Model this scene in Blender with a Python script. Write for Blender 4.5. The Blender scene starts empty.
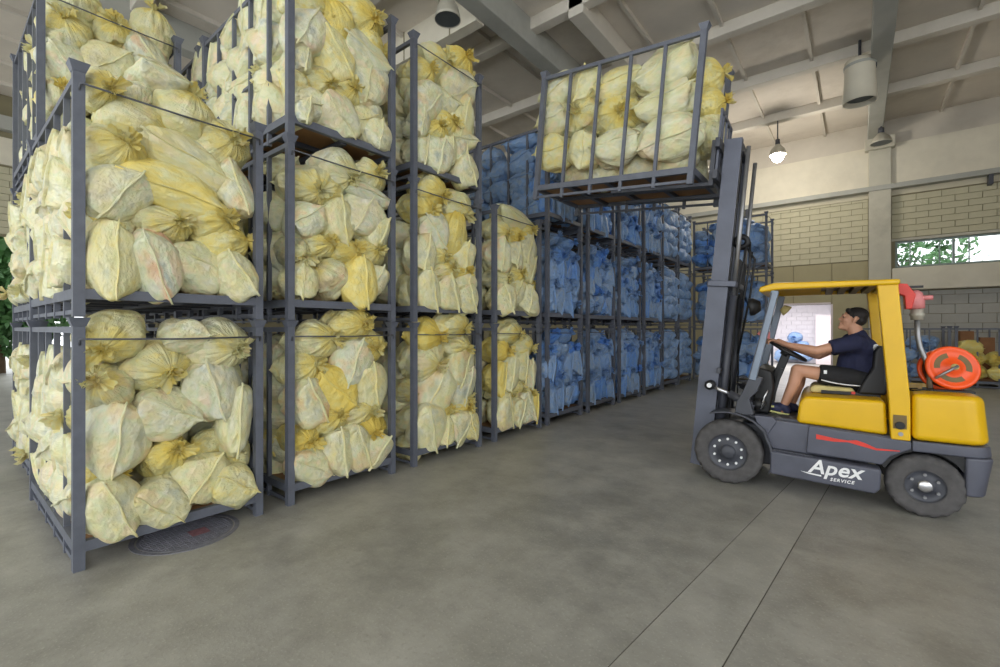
import bpy, bmesh, math, random
from mathutils import Vector, Matrix
R = math.radians
random.seed(7)
scene = bpy.context.scene
COL = scene.collection

# ------------------------------------------------------------------ camera, world, lights, exposure
F_PX, YAW, HORIZON, CAM_Z = 452.5, R(38.41), 328.7, 1.62
cam_data = bpy.data.cameras.new('camera')
cam_data.sensor_width = 36.0
cam_data.lens = F_PX * 36.0 / 1000.0
cam_data.shift_y = (HORIZON - 333.5) / 1000.0
cam_data.clip_start = 0.05
cam_data.clip_end = 200
cam = bpy.data.objects.new('camera', cam_data)
cam.location = (0, 0, CAM_Z)
cam.rotation_euler = (R(90), 0, YAW)
COL.objects.link(cam)
scene.camera = cam

world = bpy.data.worlds.new('sky')
scene.world = world
world.use_nodes = True
bg = world.node_tree.nodes['Background']
bg.inputs['Color'].default_value = (0.93, 0.97, 1.0, 1)
bg.inputs['Strength'].default_value = 1.5

scene.view_settings.view_transform = 'Standard'
scene.view_settings.look = 'None'
scene.view_settings.gamma = 1.0
scene.view_settings.use_curve_mapping = False
scene.view_settings.exposure = 0.88

# ------------------------------------------------------------------ pixel helpers (a pixel only gives a direction)
_s, _c = math.sin(YAW), math.cos(YAW)
def ray(px, py):
    u = (px - 500.0) / F_PX
    return Vector((-_s + _c * u, _c + _s * u, (HORIZON - py) / F_PX))
def on_x(px, py, x):
    r = ray(px, py); t = x / r.x
    return r * t + Vector((0, 0, CAM_Z)), t
def on_y(px, py, y):
    r = ray(px, py); t = y / r.y
    return r * t + Vector((0, 0, CAM_Z)), t
def on_floor(px, py):
    r = ray(px, py); t = -CAM_Z / r.z
    return r * t + Vector((0, 0, CAM_Z))

# ------------------------------------------------------------------ materials
def new_mat(name):
    m = bpy.data.materials.new(name); m.use_nodes = True
    nt = m.node_tree
    return m, nt, nt.nodes['Principled BSDF']
def lin(c):
    return tuple(((v / 255.0 + 0.055) / 1.055) ** 2.4 if v > 10 else v / 255.0 / 12.92 for v in c)
def N(nt, kind, **kw):
    n = nt.nodes.new(kind)
    for k, v in kw.items(): setattr(n, k, v)
    return n
def coords(nt, scale=None):
    tc = N(nt, 'ShaderNodeTexCoord')
    return tc.outputs['Object']
def noise(nt, vec, scale, detail=4, rough=0.55):
    n = N(nt, 'ShaderNodeTexNoise')
    n.inputs['Scale'].default_value = scale; n.inputs['Detail'].default_value = detail
    n.inputs['Roughness'].default_value = rough
    nt.links.new(vec, n.inputs['Vector'])
    return n.outputs['Fac']
def ramp(nt, fac, stops):
    r = N(nt, 'ShaderNodeValToRGB')
    el = r.color_ramp.elements
    while len(el) < len(stops): el.new(0.5)
    for e, (p, c) in zip(el, stops):
        e.position = p; e.color = (c[0], c[1], c[2], 1)
    nt.links.new(fac, r.inputs['Fac'])
    return r.outputs['Color']
def mixc(nt, fac, a, b, mode='MIX'):
    m = N(nt, 'ShaderNodeMix', data_type='RGBA', blend_type=mode)
    for sock, v in ((m.inputs['Factor'], fac), (m.inputs[6], a), (m.inputs[7], b)):
        if hasattr(v, 'is_output'): nt.links.new(v, sock)
        elif isinstance(v, (int, float)): sock.default_value = v
        else: sock.default_value = (v[0], v[1], v[2], 1)
    return m.outputs[2]
def mth(nt, op, a, b=None, c=None, clamp=False):
    m = N(nt, 'ShaderNodeMath', operation=op, use_clamp=clamp)
    for i, v in enumerate((a, b, c)):
        if v is None: continue
        if hasattr(v, 'is_output'): nt.links.new(v, m.inputs[i])
        else: m.inputs[i].default_value = v
    return m.outputs[0]
def add_bump(nt, p, height, strength=0.3, dist=0.02):
    b = N(nt, 'ShaderNodeBump')
    b.inputs['Strength'].default_value = strength; b.inputs['Distance'].default_value = dist
    nt.links.new(height, b.inputs['Height']); nt.links.new(b.outputs['Normal'], p.inputs['Normal'])

def simple(name, rgb, rough=0.5, metal=0.0, var=0.12, scale=6.0, bump=0.0, spec=0.5):
    m, nt, p = new_mat(name)
    c = lin(rgb)
    v = coords(nt)
    f = noise(nt, v, scale)
    d = tuple(max(0, x * (1 - var)) for x in c); l = tuple(min(1, x * (1 + var)) for x in c)
    nt.links.new(ramp(nt, f, [(0.3, d), (0.7, l)]), p.inputs['Base Color'])
    p.inputs['Roughness'].default_value = rough; p.inputs['Metallic'].default_value = metal
    p.inputs['Specular IOR Level'].default_value = spec
    if bump: add_bump(nt, p, noise(nt, v, scale * 8), bump, 0.01)
    return m

def sack_material(name, pale, mid, strong, contents, loose=False, film=0.0):
    """thin woven film over mixed cloth; loose = heap meshes whose coordinates are metres"""
    m, nt, p = new_mat(name)
    v = coords(nt)
    info = N(nt, 'ShaderNodeObjectInfo')
    sep = N(nt, 'ShaderNodeSeparateColor'); nt.links.new(info.outputs['Color'], sep.inputs[0])
    yel, pink, rnd = sep.outputs[0], sep.outputs[1], info.outputs['Random']
    off = N(nt, 'ShaderNodeVectorMath', operation='ADD')
    cmb = N(nt, 'ShaderNodeCombineXYZ')
    for i in range(3): nt.links.new(mth(nt, 'MULTIPLY', rnd, 37.0 + 11 * i), cmb.inputs[i])
    if loose:
        sc = N(nt, 'ShaderNodeVectorMath', operation='SCALE'); sc.inputs['Scale'].default_value = 4.0
        nt.links.new(v, sc.inputs[0]); v = sc.outputs[0]
    nt.links.new(v, off.inputs[0]); nt.links.new(cmb.outputs[0], off.inputs[1])
    vv = off.outputs[0]
    sx = N(nt, 'ShaderNodeSeparateXYZ'); nt.links.new(v, sx.inputs[0])
    gather = 0.0 if loose else mth(nt, 'MINIMUM', mth(nt, 'MULTIPLY', mth(nt, 'SUBTRACT', sx.outputs[2], 0.42, clamp=True), 0.6), 0.26)
    c1 = ramp(nt, noise(nt, vv, 1.25, 2), [(0.32, contents[0]), (0.45, contents[1]), (0.55, contents[2]), (0.68, contents[3])])
    patch = ramp(nt, noise(nt, vv, 1.1, 2), [(0.50, (0, 0, 0)), (0.62, (1, 1, 1))])
    base = mixc(nt, 0.7, pale, c1)
    pk = mth(nt, 'MULTIPLY', mth(nt, 'ADD', mth(nt, 'MULTIPLY', pink, 0.75), 0.16), patch)
    base = mixc(nt, pk, base, lin((226, 160, 138)) if 'yellow' in name else lin((150, 165, 176)))
    folds = noise(nt, vv, 2.2, 5, 0.6)
    yf = mth(nt, 'ADD', mth(nt, 'ADD', mth(nt, 'MULTIPLY', yel, 0.85), gather), mth(nt, 'MULTIPLY', mth(nt, 'SUBTRACT', folds, 0.5), 1.1), clamp=True)
    base = mixc(nt, mth(nt, 'MINIMUM', mth(nt, 'MULTIPLY', yf, 1.35), 1.0), base, mid)
    base = mixc(nt, mth(nt, 'SUBTRACT', mth(nt, 'MULTIPLY', yf, 1.5), 0.72, clamp=True), base, strong)
    nt.links.new(base, p.inputs['Base Color'])
    p.inputs['Roughness'].default_value = 0.33
    p.inputs['Specular IOR Level'].default_value = 0.45
    # pleats running from the tied neck: noise on the direction round the sack
    flat = N(nt, 'ShaderNodeVectorMath', operation='MULTIPLY'); flat.inputs[1].default_value = (1, 1, 0)
    nt.links.new(v, flat.inputs[0])
    nrm = N(nt, 'ShaderNodeVectorMath', operation='NORMALIZE'); nt.links.new(flat.outputs[0], nrm.inputs[0])
    cz_ = N(nt, 'ShaderNodeCombineXYZ'); nt.links.new(mth(nt, 'MULTIPLY', sx.outputs[2], 0.22), cz_.inputs[2])
    av = N(nt, 'ShaderNodeVectorMath', operation='ADD'); nt.links.new(nrm.outputs[0], av.inputs[0]); nt.links.new(cz_.outputs[0], av.inputs[1])
    av2 = N(nt, 'ShaderNodeVectorMath', operation='ADD'); nt.links.new(av.outputs[0], av2.inputs[0]); nt.links.new(cmb.outputs[0], av2.inputs[1])
    pleat = noise(nt, av2.outputs[0], 4.5, 5, 0.6)
    mp = N(nt, 'ShaderNodeMapping'); mp.inputs['Scale'].default_value = (1.0, 1.0, 4.0)
    nt.links.new(vv, mp.inputs['Vector'])
    cross = noise(nt, mp.outputs[0], 2.4, 6, 0.62)
    lump = noise(nt, vv, 2.6, 3)
    ridg = mth(nt, 'ABSOLUTE', mth(nt, 'SUBTRACT', noise(nt, vv, 1.7, 3, 0.5), 0.5))
    if loose: w = 0.4
    else: w = mth(nt, 'ADD', mth(nt, 'MULTIPLY', mth(nt, 'ADD', sx.outputs[2], 0.5, clamp=True), 1.7), 0.25)
    h = mth(nt, 'ADD', mth(nt, 'MULTIPLY', pleat, w), mth(nt, 'ADD', mth(nt, 'MULTIPLY', cross, 0.55), mth(nt, 'ADD', mth(nt, 'MULTIPLY', lump, 0.6), mth(nt, 'MULTIPLY', ridg, -1.5))))
    add_bump(nt, p, h, 0.10 if film else 0.6, 0.03 if film else 0.05)
    if film:                                   # loose plastic lets light through
        tr = N(nt, 'ShaderNodeBsdfTranslucent'); nt.links.new(base, tr.inputs['Color'])
        mx = N(nt, 'ShaderNodeMixShader'); mx.inputs[0].default_value = film
        nt.links.new(p.outputs[0], mx.inputs[1]); nt.links.new(tr.outputs[0], mx.inputs[2])
        nt.links.new(mx.outputs[0], nt.nodes['Material Output'].inputs['Surface'])
    return m

M = {}
YC = (lin((226, 226, 204)), lin((229, 219, 146)), lin((236, 204, 80)),
      [lin((160, 174, 168)), lin((224, 223, 204)), lin((196, 208, 172)), lin((236, 210, 184))])
BC = (lin((150, 170, 198)), lin((120, 160, 214)), lin((76, 136, 224)),
      [lin((124, 138, 154)), lin((150, 170, 198)), lin((118, 156, 206)), lin((160, 168, 172))])
M['sack_yellow'] = sack_material('sack_yellow', *YC); M['sack_blue'] = sack_material('sack_blue', *BC)
M['film_yellow'] = sack_material('film_yellow', *YC, film=0.35); M['film_blue'] = sack_material('film_blue', *BC, film=0.35)
M['heap_yellow'] = sack_material('heap_yellow', *YC, loose=True); M['heap_blue'] = sack_material('heap_blue', *BC, loose=True)
M['rack'] = simple('rack_paint', (96, 100, 111), 0.5, 0.0, 0.12, 9, 0.1)
M['rod'] = simple('steel_rod', (92, 94, 100), 0.45, 0.4, 0.1)
M['ply'] = simple('plywood', (150, 112, 76), 0.7, 0, 0.2, 5)
M['dark_grey'] = simple('charcoal_paint', (66, 68, 76), 0.45, 0, 0.15, 5, 0.05)
M['body_grey'] = simple('body_grey_paint', (84, 86, 98), 0.38, 0, 0.14, 4, 0.05)
M['mast_grey'] = simple('mast_grey_paint', (88, 92, 106), 0.42, 0, 0.12, 4)
M['pillar_grey'] = simple('pillar_grey_paint', (128, 140, 156), 0.4, 0, 0.1, 6)
M['black'] = simple('black_plastic', (26, 26, 28), 0.5, 0, 0.2, 8)
M['rubber'] = simple('tyre_rubber', (82, 80, 80), 0.85, 0, 0.2, 14, 0.3)
M['yellow'] = simple('yellow_paint', (222, 176, 8), 0.36, 0, 0.06, 3)
M['yellow_matte'] = simple('yellow_matte_paint', (214, 168, 12), 0.7, 0, 0.06, 3, 0, 0.15)
M['chrome'] = simple('bright_steel', (205, 205, 208), 0.25, 0.9, 0.08)
M['steel'] = simple('dull_steel', (150, 150, 152), 0.4, 0.7, 0.12)
M['brown'] = simple('brown_slats', (112, 92, 52), 0.6, 0, 0.15)
M['orange'] = simple('orange_plastic', (238, 84, 22), 0.35, 0, 0.08)
M['red'] = simple('red_paint', (212, 60, 48), 0.45, 0, 0.12)
M['pink'] = simple('faded_red', (206, 126, 126), 0.5, 0, 0.2, 12)
M['oldpaint'] = simple('worn_red_mark', (146, 104, 110), 0.6, 0, 0.3, 20)
M['white'] = simple('white_paint', (238, 238, 238), 0.5, 0, 0.05)
M['cream'] = simple('cream_foam', (206, 190, 128), 0.8, 0, 0.15)
M['skin'] = simple('skin', (196, 146, 118), 0.55, 0, 0.07, 5)
M['hair'] = simple('dark_hair', (30, 25, 24), 0.6, 0, 0.3, 40, 0.4)
M['navy'] = simple('navy_cotton', (32, 36, 66), 0.85, 0, 0.15, 20, 0.15)
M['blackcloth'] = simple('black_cloth', (28, 28, 30), 0.8, 0, 0.2, 20, 0.15)
M['shoe'] = simple('navy_shoe', (44, 48, 82), 0.6, 0, 0.15)
M['sole'] = simple('pale_sole', (214, 214, 140), 0.6)
M['eye'] = simple('eye_dark', (40, 30, 26), 0.3)
M['lip'] = simple('lip', (168, 108, 96), 0.5)
M['lamp_metal'] = simple('lamp_reflector', (176, 172, 158), 0.45, 0.2, 0.12)
M['lamp_dark'] = simple('lamp_inside', (92, 98, 100), 0.5, 0.2, 0.1)
M['cardboard'] = simple('cardboard', (150, 106, 70), 0.8, 0, 0.12)
M['iron'] = simple('cast_iron', (122, 122, 132), 0.55, 0.2, 0.25, 14, 0.3)
M['leaf'] = simple('leaf_green', (70, 112, 62), 0.6, 0, 0.45, 1.3)
M['bark'] = simple('bark', (84, 68, 52), 0.9, 0, 0.2)
M['pinkpanel'] = simple('pale_door_panel', (226, 214, 216), 0.6, 0, 0.04)
M['win_frame'] = simple('green_grey_frame', (128, 142, 136), 0.5, 0, 0.1)

def floor_material(name='polished_concrete', light=False):
    m, nt, p = new_mat(name)
    v = coords(nt)
    a = noise(nt, v, 0.45, 6, 0.6); b = noise(nt, v, 2.4, 6, 0.65); s = noise(nt, v, 60, 2)
    base = ramp(nt, a, [(0.32, lin((136, 135, 129))), (0.5, lin((156, 154, 146))), (0.68, lin((176, 173, 164)))])
    base = mixc(nt, 0.55, base, ramp(nt, b, [(0.3, lin((112, 111, 104))), (0.7, lin((178, 176, 168)))]))
    base = mixc(nt, ramp(nt, s, [(0.58, (0, 0, 0)), (0.70, (0.38, 0.38, 0.38))]), base, lin((190, 187, 176)))
    s2 = noise(nt, v, 38, 3)
    base = mixc(nt, ramp(nt, s2, [(0.58, (0, 0, 0)), (0.70, (0.22, 0.22, 0.22))]), base, lin((104, 102, 94)))
    st = noise(nt, v, 0.9, 7, 0.7)
    base = mixc(nt, ramp(nt, st, [(0.50, (0, 0, 0)), (0.68, (0.6, 0.6, 0.6))]), base, lin((104, 103, 97)))
    if light: base = mixc(nt, 0.15, base, lin((196, 194, 184)))
    nt.links.new(base, p.inputs['Base Color'])
    r = N(nt, 'ShaderNodeMapRange'); r.inputs[3].default_value = 0.28; r.inputs[4].default_value = 0.6
    nt.links.new(b, r.inputs[0]); nt.links.new(r.outputs[0], p.inputs['Roughness'])
    add_bump(nt, p, mth(nt, 'ADD', s, b), 0.12, 0.01)
    return m
M['floor'] = floor_material(); M['floor_strip'] = floor_material('pale_concrete_strip', True)
M['joint'] = simple('joint_filler', (96, 94, 86), 0.9)

def wall_material(name, c, stain, sc=0.6):
    m, nt, p = new_mat(name)
    v = coords(nt)
    base = ramp(nt, noise(nt, v, sc * 3, 5), [(0.3, tuple(x * 0.9 for x in lin(c))), (0.7, lin(c))])
    st = noise(nt, v, sc, 7, 0.68)
    base = mixc(nt, ramp(nt, st, [(0.54, (0, 0, 0)), (0.75, (0.6, 0.6, 0.6))]), base, lin(stain))
    nt.links.new(base, p.inputs['Base Color'])
    p.inputs['Roughness'].default_value = 0.85
    add_bump(nt, p, noise(nt, v, 22, 4), 0.25, 0.01)
    return m
M['plaster'] = wall_material('beige_plaster', (208, 200, 176), (182, 174, 150))
M['dim_plaster'] = wall_material('upper_plaster', (206, 198, 184), (178, 168, 152))
M['tan'] = wall_material('tan_paint', (172, 163, 130), (158, 150, 118))
M['block'] = wall_material('painted_block', (196, 190, 162), (172, 166, 138), 1.2)
M['greyblock'] = wall_material('grey_block', (178, 176, 168), (160, 158, 150), 1.2)
M['mortar'] = wall_material('mortar', (140, 132, 104), (120, 112, 90))
M['ceiling'] = wall_material('ceiling_concrete', (226, 217, 204), (182, 171, 155), 0.5)
M['rib'] = wall_material('rib_concrete', (220, 213, 200), (186, 176, 160), 0.8)
M['beam'] = wall_material('beam_grey', (176, 176, 168), (150, 150, 142), 0.8)
M['column'] = wall_material('column_paint', (196, 192, 176), (160, 156, 142), 1.0)
M['creampanel'] = wall_material('cream_panel', (222, 215, 196), (204, 196, 176), 0.8)
M['whiteblock'] = wall_material('white_block', (232, 230, 236), (220, 218, 226), 1.2)

def emission(name, rgb, strength):
    m, nt, p = new_mat(name)
    p.inputs['Base Color'].default_value = (*rgb, 1)
    p.inputs['Emission Color'].default_value = (*rgb, 1)
    p.inputs['Emission Strength'].default_value = strength
    return m
M['lit'] = emission('lit_bulb', (1.0, 0.95, 0.85), 30)
M['tube'] = emission('added_lit_tube', (1.0, 0.97, 0.99), 8)
def glass():
    m, nt, p = new_mat('window_glass')
    v = coords(nt)
    nt.links.new(ramp(nt, noise(nt, v, 2), [(0.3, (0.9, 0.95, 0.97)), (0.7, (1, 1, 1))]), p.inputs['Base Color'])
    p.inputs['Roughness'].default_value = 0.04
    p.inputs['Transmission Weight'].default_value = 1.0
    p.inputs['IOR'].default_value = 1.02
    return m
M['glass'] = glass()

# ------------------------------------------------------------------ mesh builder
class MB:
    def __init__(s): s.v = []; s.f = []
    def add(s, vs, fs):
        o = len(s.v); s.v += [tuple(p) for p in vs]; s.f += [tuple(i + o for i in f) for f in fs]; return s
    def box(s, a, b, m=None):
        x0, y0, z0 = a; x1, y1, z1 = b
        if x0 > x1: x0, x1 = x1, x0
        if y0 > y1: y0, y1 = y1, y0
        if z0 > z1: z0, z1 = z1, z0
        vs = [Vector(p) for p in ((x0, y0, z0), (x1, y0, z0), (x1, y1, z0), (x0, y1, z0), (x0, y0, z1), (x1, y0, z1), (x1, y1, z1), (x0, y1, z1))]
        if m: vs = [m @ p for p in vs]
        return s.add(vs, [(0, 3, 2, 1), (4, 5, 6, 7), (0, 1, 5, 4), (1, 2, 6, 5), (2, 3, 7, 6), (3, 0, 4, 7)])
    def bar(s, p, q, w, h, up=(0, 0, 1)):
        p = Vector(p); q = Vector(q); d = (q - p).normalized(); up = Vector(up)
        if abs(d.dot(up)) > 0.98: up = Vector((0, 1, 0))
        r = d.cross(up).normalized(); u = r.cross(d)
        vs = [o + r * a * w / 2 + u * b * h / 2 for o in (p, q) for a, b in ((-1, -1), (1, -1), (1, 1), (-1, 1))]
        return s.add(vs, [(0, 1, 2, 3), (7, 6, 5, 4), (0, 4, 5, 1), (1, 5, 6, 2), (2, 6, 7, 3), (3, 7, 4, 0)])
    def cyl(s, p, q, r0, r1=None, n=16, caps=True):
        r1 = r0 if r1 is None else r1
        p = Vector(p); q = Vector(q); d = (q - p).normalized()
        a = d.orthogonal().normalized(); b = d.cross(a)
        vs = []
        for o, r in ((p, r0), (q, r1)):
            for i in range(n):
                t = 2 * math.pi * i / n; vs.append(o + a * math.cos(t) * r + b * math.sin(t) * r)
        fs = [(i, (i + 1) % n, n + (i + 1) % n, n + i) for i in range(n)]
        if caps: fs += [tuple(range(n - 1, -1, -1)), tuple(range(n, 2 * n))]
        return s.add(vs, fs)
    def tube(s, pts, r, n=8):
        pts = [Vector(p) for p in pts]; vs = []; a = None
        for i, p in enumerate(pts):
            d = (pts[min(i + 1, len(pts) - 1)] - pts[max(i - 1, 0)]).normalized()
            a = d.orthogonal().normalized() if a is None else (a - d * a.dot(d)).normalized()
            b = d.cross(a)
            rr = r[i] if isinstance(r, (list, tuple)) else r
            vs += [p + (a * math.cos(2 * math.pi * k / n) + b * math.sin(2 * math.pi * k / n)) * rr for k in range(n)]
        fs = []
        for i in range(len(pts) - 1):
            for k in range(n):
                fs.append((i * n + k, i * n + (k + 1) % n, (i + 1) * n + (k + 1) % n, (i + 1) * n + k))
        fs += [tuple(range(n - 1, -1, -1)), tuple(range((len(pts) - 1) * n, len(pts) * n))]
        return s.add(vs, fs)
    def lathe(s, prof, o=(0, 0, 0), axis=(0, 0, 1), n=32, closed=False):
        o = Vector(o); d = Vector(axis).normalized(); a = d.orthogonal().normalized(); b = d.cross(a)
        vs = []; m = len(prof)
        for i in range(n):
            t = 2 * math.pi * i / n
            for r, h in prof: vs.append(o + d * h + (a * math.cos(t) + b * math.sin(t)) * r)
        fs = []
        for i in range(n):
            j = (i + 1) % n
            for k in range(m if closed else m - 1):
                l = (k + 1) % m
                fs.append((i * m + k, j * m + k, j * m + l, i * m + l))
        return s.add(vs, fs)
    def prism(s, poly, y0, y1):                      # polygon in x,z extruded along y
        n = len(poly)
        vs = [(x, y0, z) for x, z in poly] + [(x, y1, z) for x, z in poly]
        fs = [tuple(range(n)), tuple(range(2 * n - 1, n - 1, -1))] + [(i, n + i, n + (i + 1) % n, (i + 1) % n) for i in range(n)]
        return s.add(vs, fs)
    def sphere(s, c, r, n=16, m=10):
        c = Vector(c); r = r if hasattr(r, '__len__') else (r, r, r)
        vs = [c + Vector((0, 0, -r[2]))]
        for j in range(1, m):
            ph = -math.pi / 2 + math.pi * j / m
            for i in range(n):
                t = 2 * math.pi * i / n
                vs.append(c + Vector((r[0] * math.cos(ph) * math.cos(t), r[1] * math.cos(ph) * math.sin(t), r[2] * math.sin(ph))))
        vs.append(c + Vector((0, 0, r[2])))
        fs = [(0, 1 + (i + 1) % n, 1 + i) for i in range(n)]
        for j in range(m - 2):
            for i in range(n):
                fs.append((1 + j * n + i, 1 + j * n + (i + 1) % n, 1 + (j + 1) * n + (i + 1) % n, 1 + (j + 1) * n + i))
        top = len(vs) - 1
        fs += [(top, 1 + (m - 2) * n + i, 1 + (m - 2) * n + (i + 1) % n) for i in range(n)]
        return s.add(vs, fs)
    def mesh(s, name, mat, smooth=False):
        me = bpy.data.meshes.new(name); me.from_pydata(s.v, [], s.f)
        bm = bmesh.new(); bm.from_mesh(me); bmesh.ops.recalc_face_normals(bm, faces=bm.faces); bm.to_mesh(me); bm.free()
        if smooth: me.polygons.foreach_set('use_smooth', [True] * len(me.polygons))
        me.materials.append(M[mat] if isinstance(mat, str) else mat)
        return me
    def build(s, name, mat, parent=None, smooth=False, bevel=0.0, seg=2, label=None):
        return link(name, s.mesh(name, mat, smooth), parent, bevel, seg, label)

def link(name, me, parent=None, bevel=0.0, seg=2, label=None):
    o = bpy.data.objects.new(name, me); COL.objects.link(o)
    if parent is not None: o.parent = parent
    if bevel:
        b = o.modifiers.new('bevel', 'BEVEL'); b.width = bevel; b.segments = seg; b.limit_method = 'ANGLE'; b.angle_limit = R(35)
        me.polygons.foreach_set('use_smooth', [True] * len(me.polygons))
        w = o.modifiers.new('wn', 'WEIGHTED_NORMAL'); w.keep_sharp = True
    if label: o['label'] = label
    return o
def empty(name, loc=(0, 0, 0)):
    o = bpy.data.objects.new(name, None); o.location = loc; o.empty_display_size = 0.1; COL.objects.link(o); return o
def tag(o, label, cat, group=None, kind=None):
    o['label'] = label
    if cat: o['category'] = cat
    if group: o['group'] = group
    if kind: o['kind'] = kind
    return o
def struct(o): o['kind'] = 'structure'; return o

# ------------------------------------------------------------------ the hall
WY, CZ = 20.0, 8.6          # back wall, ceiling height
LX = -20.0                  # left wall
# floor: filler bed with slabs laid on it
fl = struct(MB().box((-34, -9, -0.3), (14, 32, -0.004)).build('floor', 'joint'))
J = 0.0035
def slab(poly, mat='floor'):
    n = len(poly)
    MB().add([(x, y, -0.004) for x, y in poly] + [(x, y, 0) for x, y in poly],
             [tuple(range(n))[::-1], tuple(range(n, 2 * n))] + [(i, (i + 1) % n, n + (i + 1) % n, n + i) for i in range(n)]).build('slab', mat, fl)
def sx1(y): return -0.94 + (y - 2.03) * 0.104
def sx2(y): return -0.51 + (y - 2.38) * 0.080
YB = [-9, 8.2, 32]
for ya, yb in zip(YB[:-1], YB[1:]):
    a, b = ya + J, yb - J
    if ya < 8:
        slab([(sx1(a) + J, a), (sx2(a) - J, a), (sx2(b) - J, b), (sx1(b) + J, b)], 'floor_strip')
        slab([(-6.6 + J, a), (sx1(a) - J, a), (sx1(b) - J, b), (-6.6 + J, b)])
        slab([(sx2(a) + J, a), (14, a), (14, b), (sx2(b) + J, b)])
    else:
        slab([(-6.6 + J, a), (-0.3 - J, a), (-0.3 - J, b), (-6.6 + J, b)])
        slab([(-0.3 + J, a), (14, a), (14, b), (-0.3 + J, b)])
    slab([(-13.2 + J, a), (-6.6 - J, a), (-6.6 - J, b), (-13.2 + J, b)])
    slab([(-34, a), (-13.2 - J, a), (-13.2 - J, b), (-34, b)])

# ceiling with ribs and beams
ce = struct(MB().box((LX - 0.4, -9, CZ), (9, WY + 0.4, CZ + 0.3)).build('ceiling', 'ceiling'))
for k in range(10):
    y = 17.1 - 2.87 * k
    MB().box((LX, y - 0.13, CZ - 0.28), (9, y + 0.13, CZ)).build('rib', 'rib', ce, bevel=0.02)
for k in range(-6, 14):
    x = 0.55 - 1.5 * k
    if k in (0, 4): continue
    MB().box((x - 0.035, -9, CZ - 0.1), (x + 0.035, WY, CZ)).build('thin_rib', 'rib', ce)
for x, y0 in ((0.42, -9), (-5.95, -9), (-12.2, -9)):
    MB().box((x - 0.19, y0, CZ - 0.62), (x + 0.19, WY, CZ)).build('beam', 'beam', ce, bevel=0.02)
MB().box((-4.8, 8.36, CZ - 0.45), (-4.45, WY, CZ)).build('beam', 'rib', ce, bevel=0.02)
gz = MB().box((LX, 6.95, CZ - 0.66), (-6.14, 7.2, CZ)).build('girder', 'creampanel', ce)
for k in range(8):
    MB().box((-6.9 - 1.5 * k, 6.935, CZ - 0.66), (-6.88 - 1.5 * k, 6.95, CZ)).build('panel_joint', 'mortar', gz)

# back wall, built round its door and window openings
DX0, DX1, DZ = -2.75, -0.75, 2.5
WX0, WX1, WZ0, WZ1 = 0.95, 5.2, 3.64, 4.52
wb = MB()
wb.box((LX, WY, 0), (DX0, WY + 0.3, CZ)); wb.box((DX0, WY, DZ), (DX1, WY + 0.3, CZ)); wb.box((DX1, WY, 0), (WX0, WY + 0.3, CZ))
wb.box((WX0, WY, 0), (WX1, WY + 0.3, WZ0)); wb.box((WX0, WY, WZ1), (WX1, WY + 0.3, CZ)); wb.box((WX1, WY, 0), (9, WY + 0.3, CZ))
wall = struct(wb.build('wall_back', 'mortar'))
def wpart(name, a, b, mat, bev=0.0): return MB().box(a, b).build(name, mat, wall, bevel=bev)
wpart('upper_plaster', (LX, WY - 0.04, 7.76), (9, WY, CZ), 'dim_plaster')
wpart('lintel_panel', (LX, WY - 0.16, 6.42), (0.26, WY, 7.76), 'creampanel')
wpart('lintel_panel', (0.84, WY - 0.16, 6.42), (9, WY, 7.76), 'creampanel')
wpart('ledge', (LX, WY - 0.34, 6.24), (9, WY, 6.40), 'beam', 0.01)
wpart('column', (0.26, WY - 0.3, 0), (0.84, WY, 7.98), 'column', 0.015)
wpart('capital', (0.16, WY - 0.42, 7.6), (0.94, WY, 7.98), 'column', 0.02)
for x in (-3.4, -8, 3.1): wpart('bracket', (x - 0.05, WY - 0.3, 5.95), (x + 0.05, WY, 6.24), 'dark_grey')
wpart('header_band', (LX, WY - 0.05, 6.06), (9, WY, 6.24), 'plaster')
blk = {}
def block(x0, x1, z0, z1, mat, y=WY, jit=0.008):
    d = random.choice((0.045, 0.05, 0.056))
    key = (round(x1 - x0, 2), round(z1 - z0, 2), mat, d)
    if key not in blk:
        blk[key] = MB().box((0, -d, 0), (x1 - x0, 0, z1 - z0)).mesh('block', mat)
    o = bpy.data.objects.new('block', blk[key]); o.location = (x0, y, z0); COL.objects.link(o); o.parent = wall
def blocks(x0, x1, z0, z1, mat, bw=0.6, bh=0.2, j=0.014):
    z = z0; r = 0
    while z < z1 - 0.06:
        h = min(bh, z1 - z)
        x = x0 - (bw / 2 if r % 2 else 0)
        while x < x1 - 0.05:
            a, b = max(x, x0), min(x + bw, x1)
            if b - a > 0.06: block(a + j / 2, b - j / 2, z + j / 2, z + h - j / 2, mat)
            x += bw
        z += bh; r += 1
blocks(-5.6, 0.25, 3.96, 6.05, 'block')
blocks(0.86, 4.2, 4.62, 6.05, 'block')
blocks(0.86, 4.4, 1.2, 2.85, 'greyblock', 0.6, 0.3)
wpart('rough_face', (LX, WY - 0.045, 3.96), (-5.6, WY, 6.05), 'block')
wpart('rough_face', (4.4, WY - 0.045, 0), (9, WY, 6.05), 'greyblock')
wpart('rough_face', (0.86, WY - 0.045, 0), (4.4, WY, 1.2), 'greyblock')
# tan painted panels of the lower wall
xs = [LX, -8.2, -5.5, DX0]
for a, b in zip(xs[:-1], xs[1:]): wpart('panel', (a + 0.01, WY - 0.05, 0), (b - 0.01, WY, 3.93), 'tan')
for a, b in ((DX0, -1.9), (-1.9, -0.75)): wpart('panel', (a + 0.01, WY - 0.05, DZ + 0.02), (b - 0.01, WY, 3.93), 'tan')
wpart('panel', (DX1 + 0.01, WY - 0.05, 0), (0.25, WY, 3.93), 'tan')
wpart('sill_beam', (0.86, WY - 0.34, 2.88), (9, WY, 3.6), 'creampanel', 0.02)
wpart('window_head', (0.86, WY - 0.05, 4.53), (5.4, WY, 4.61), 'column')
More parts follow.
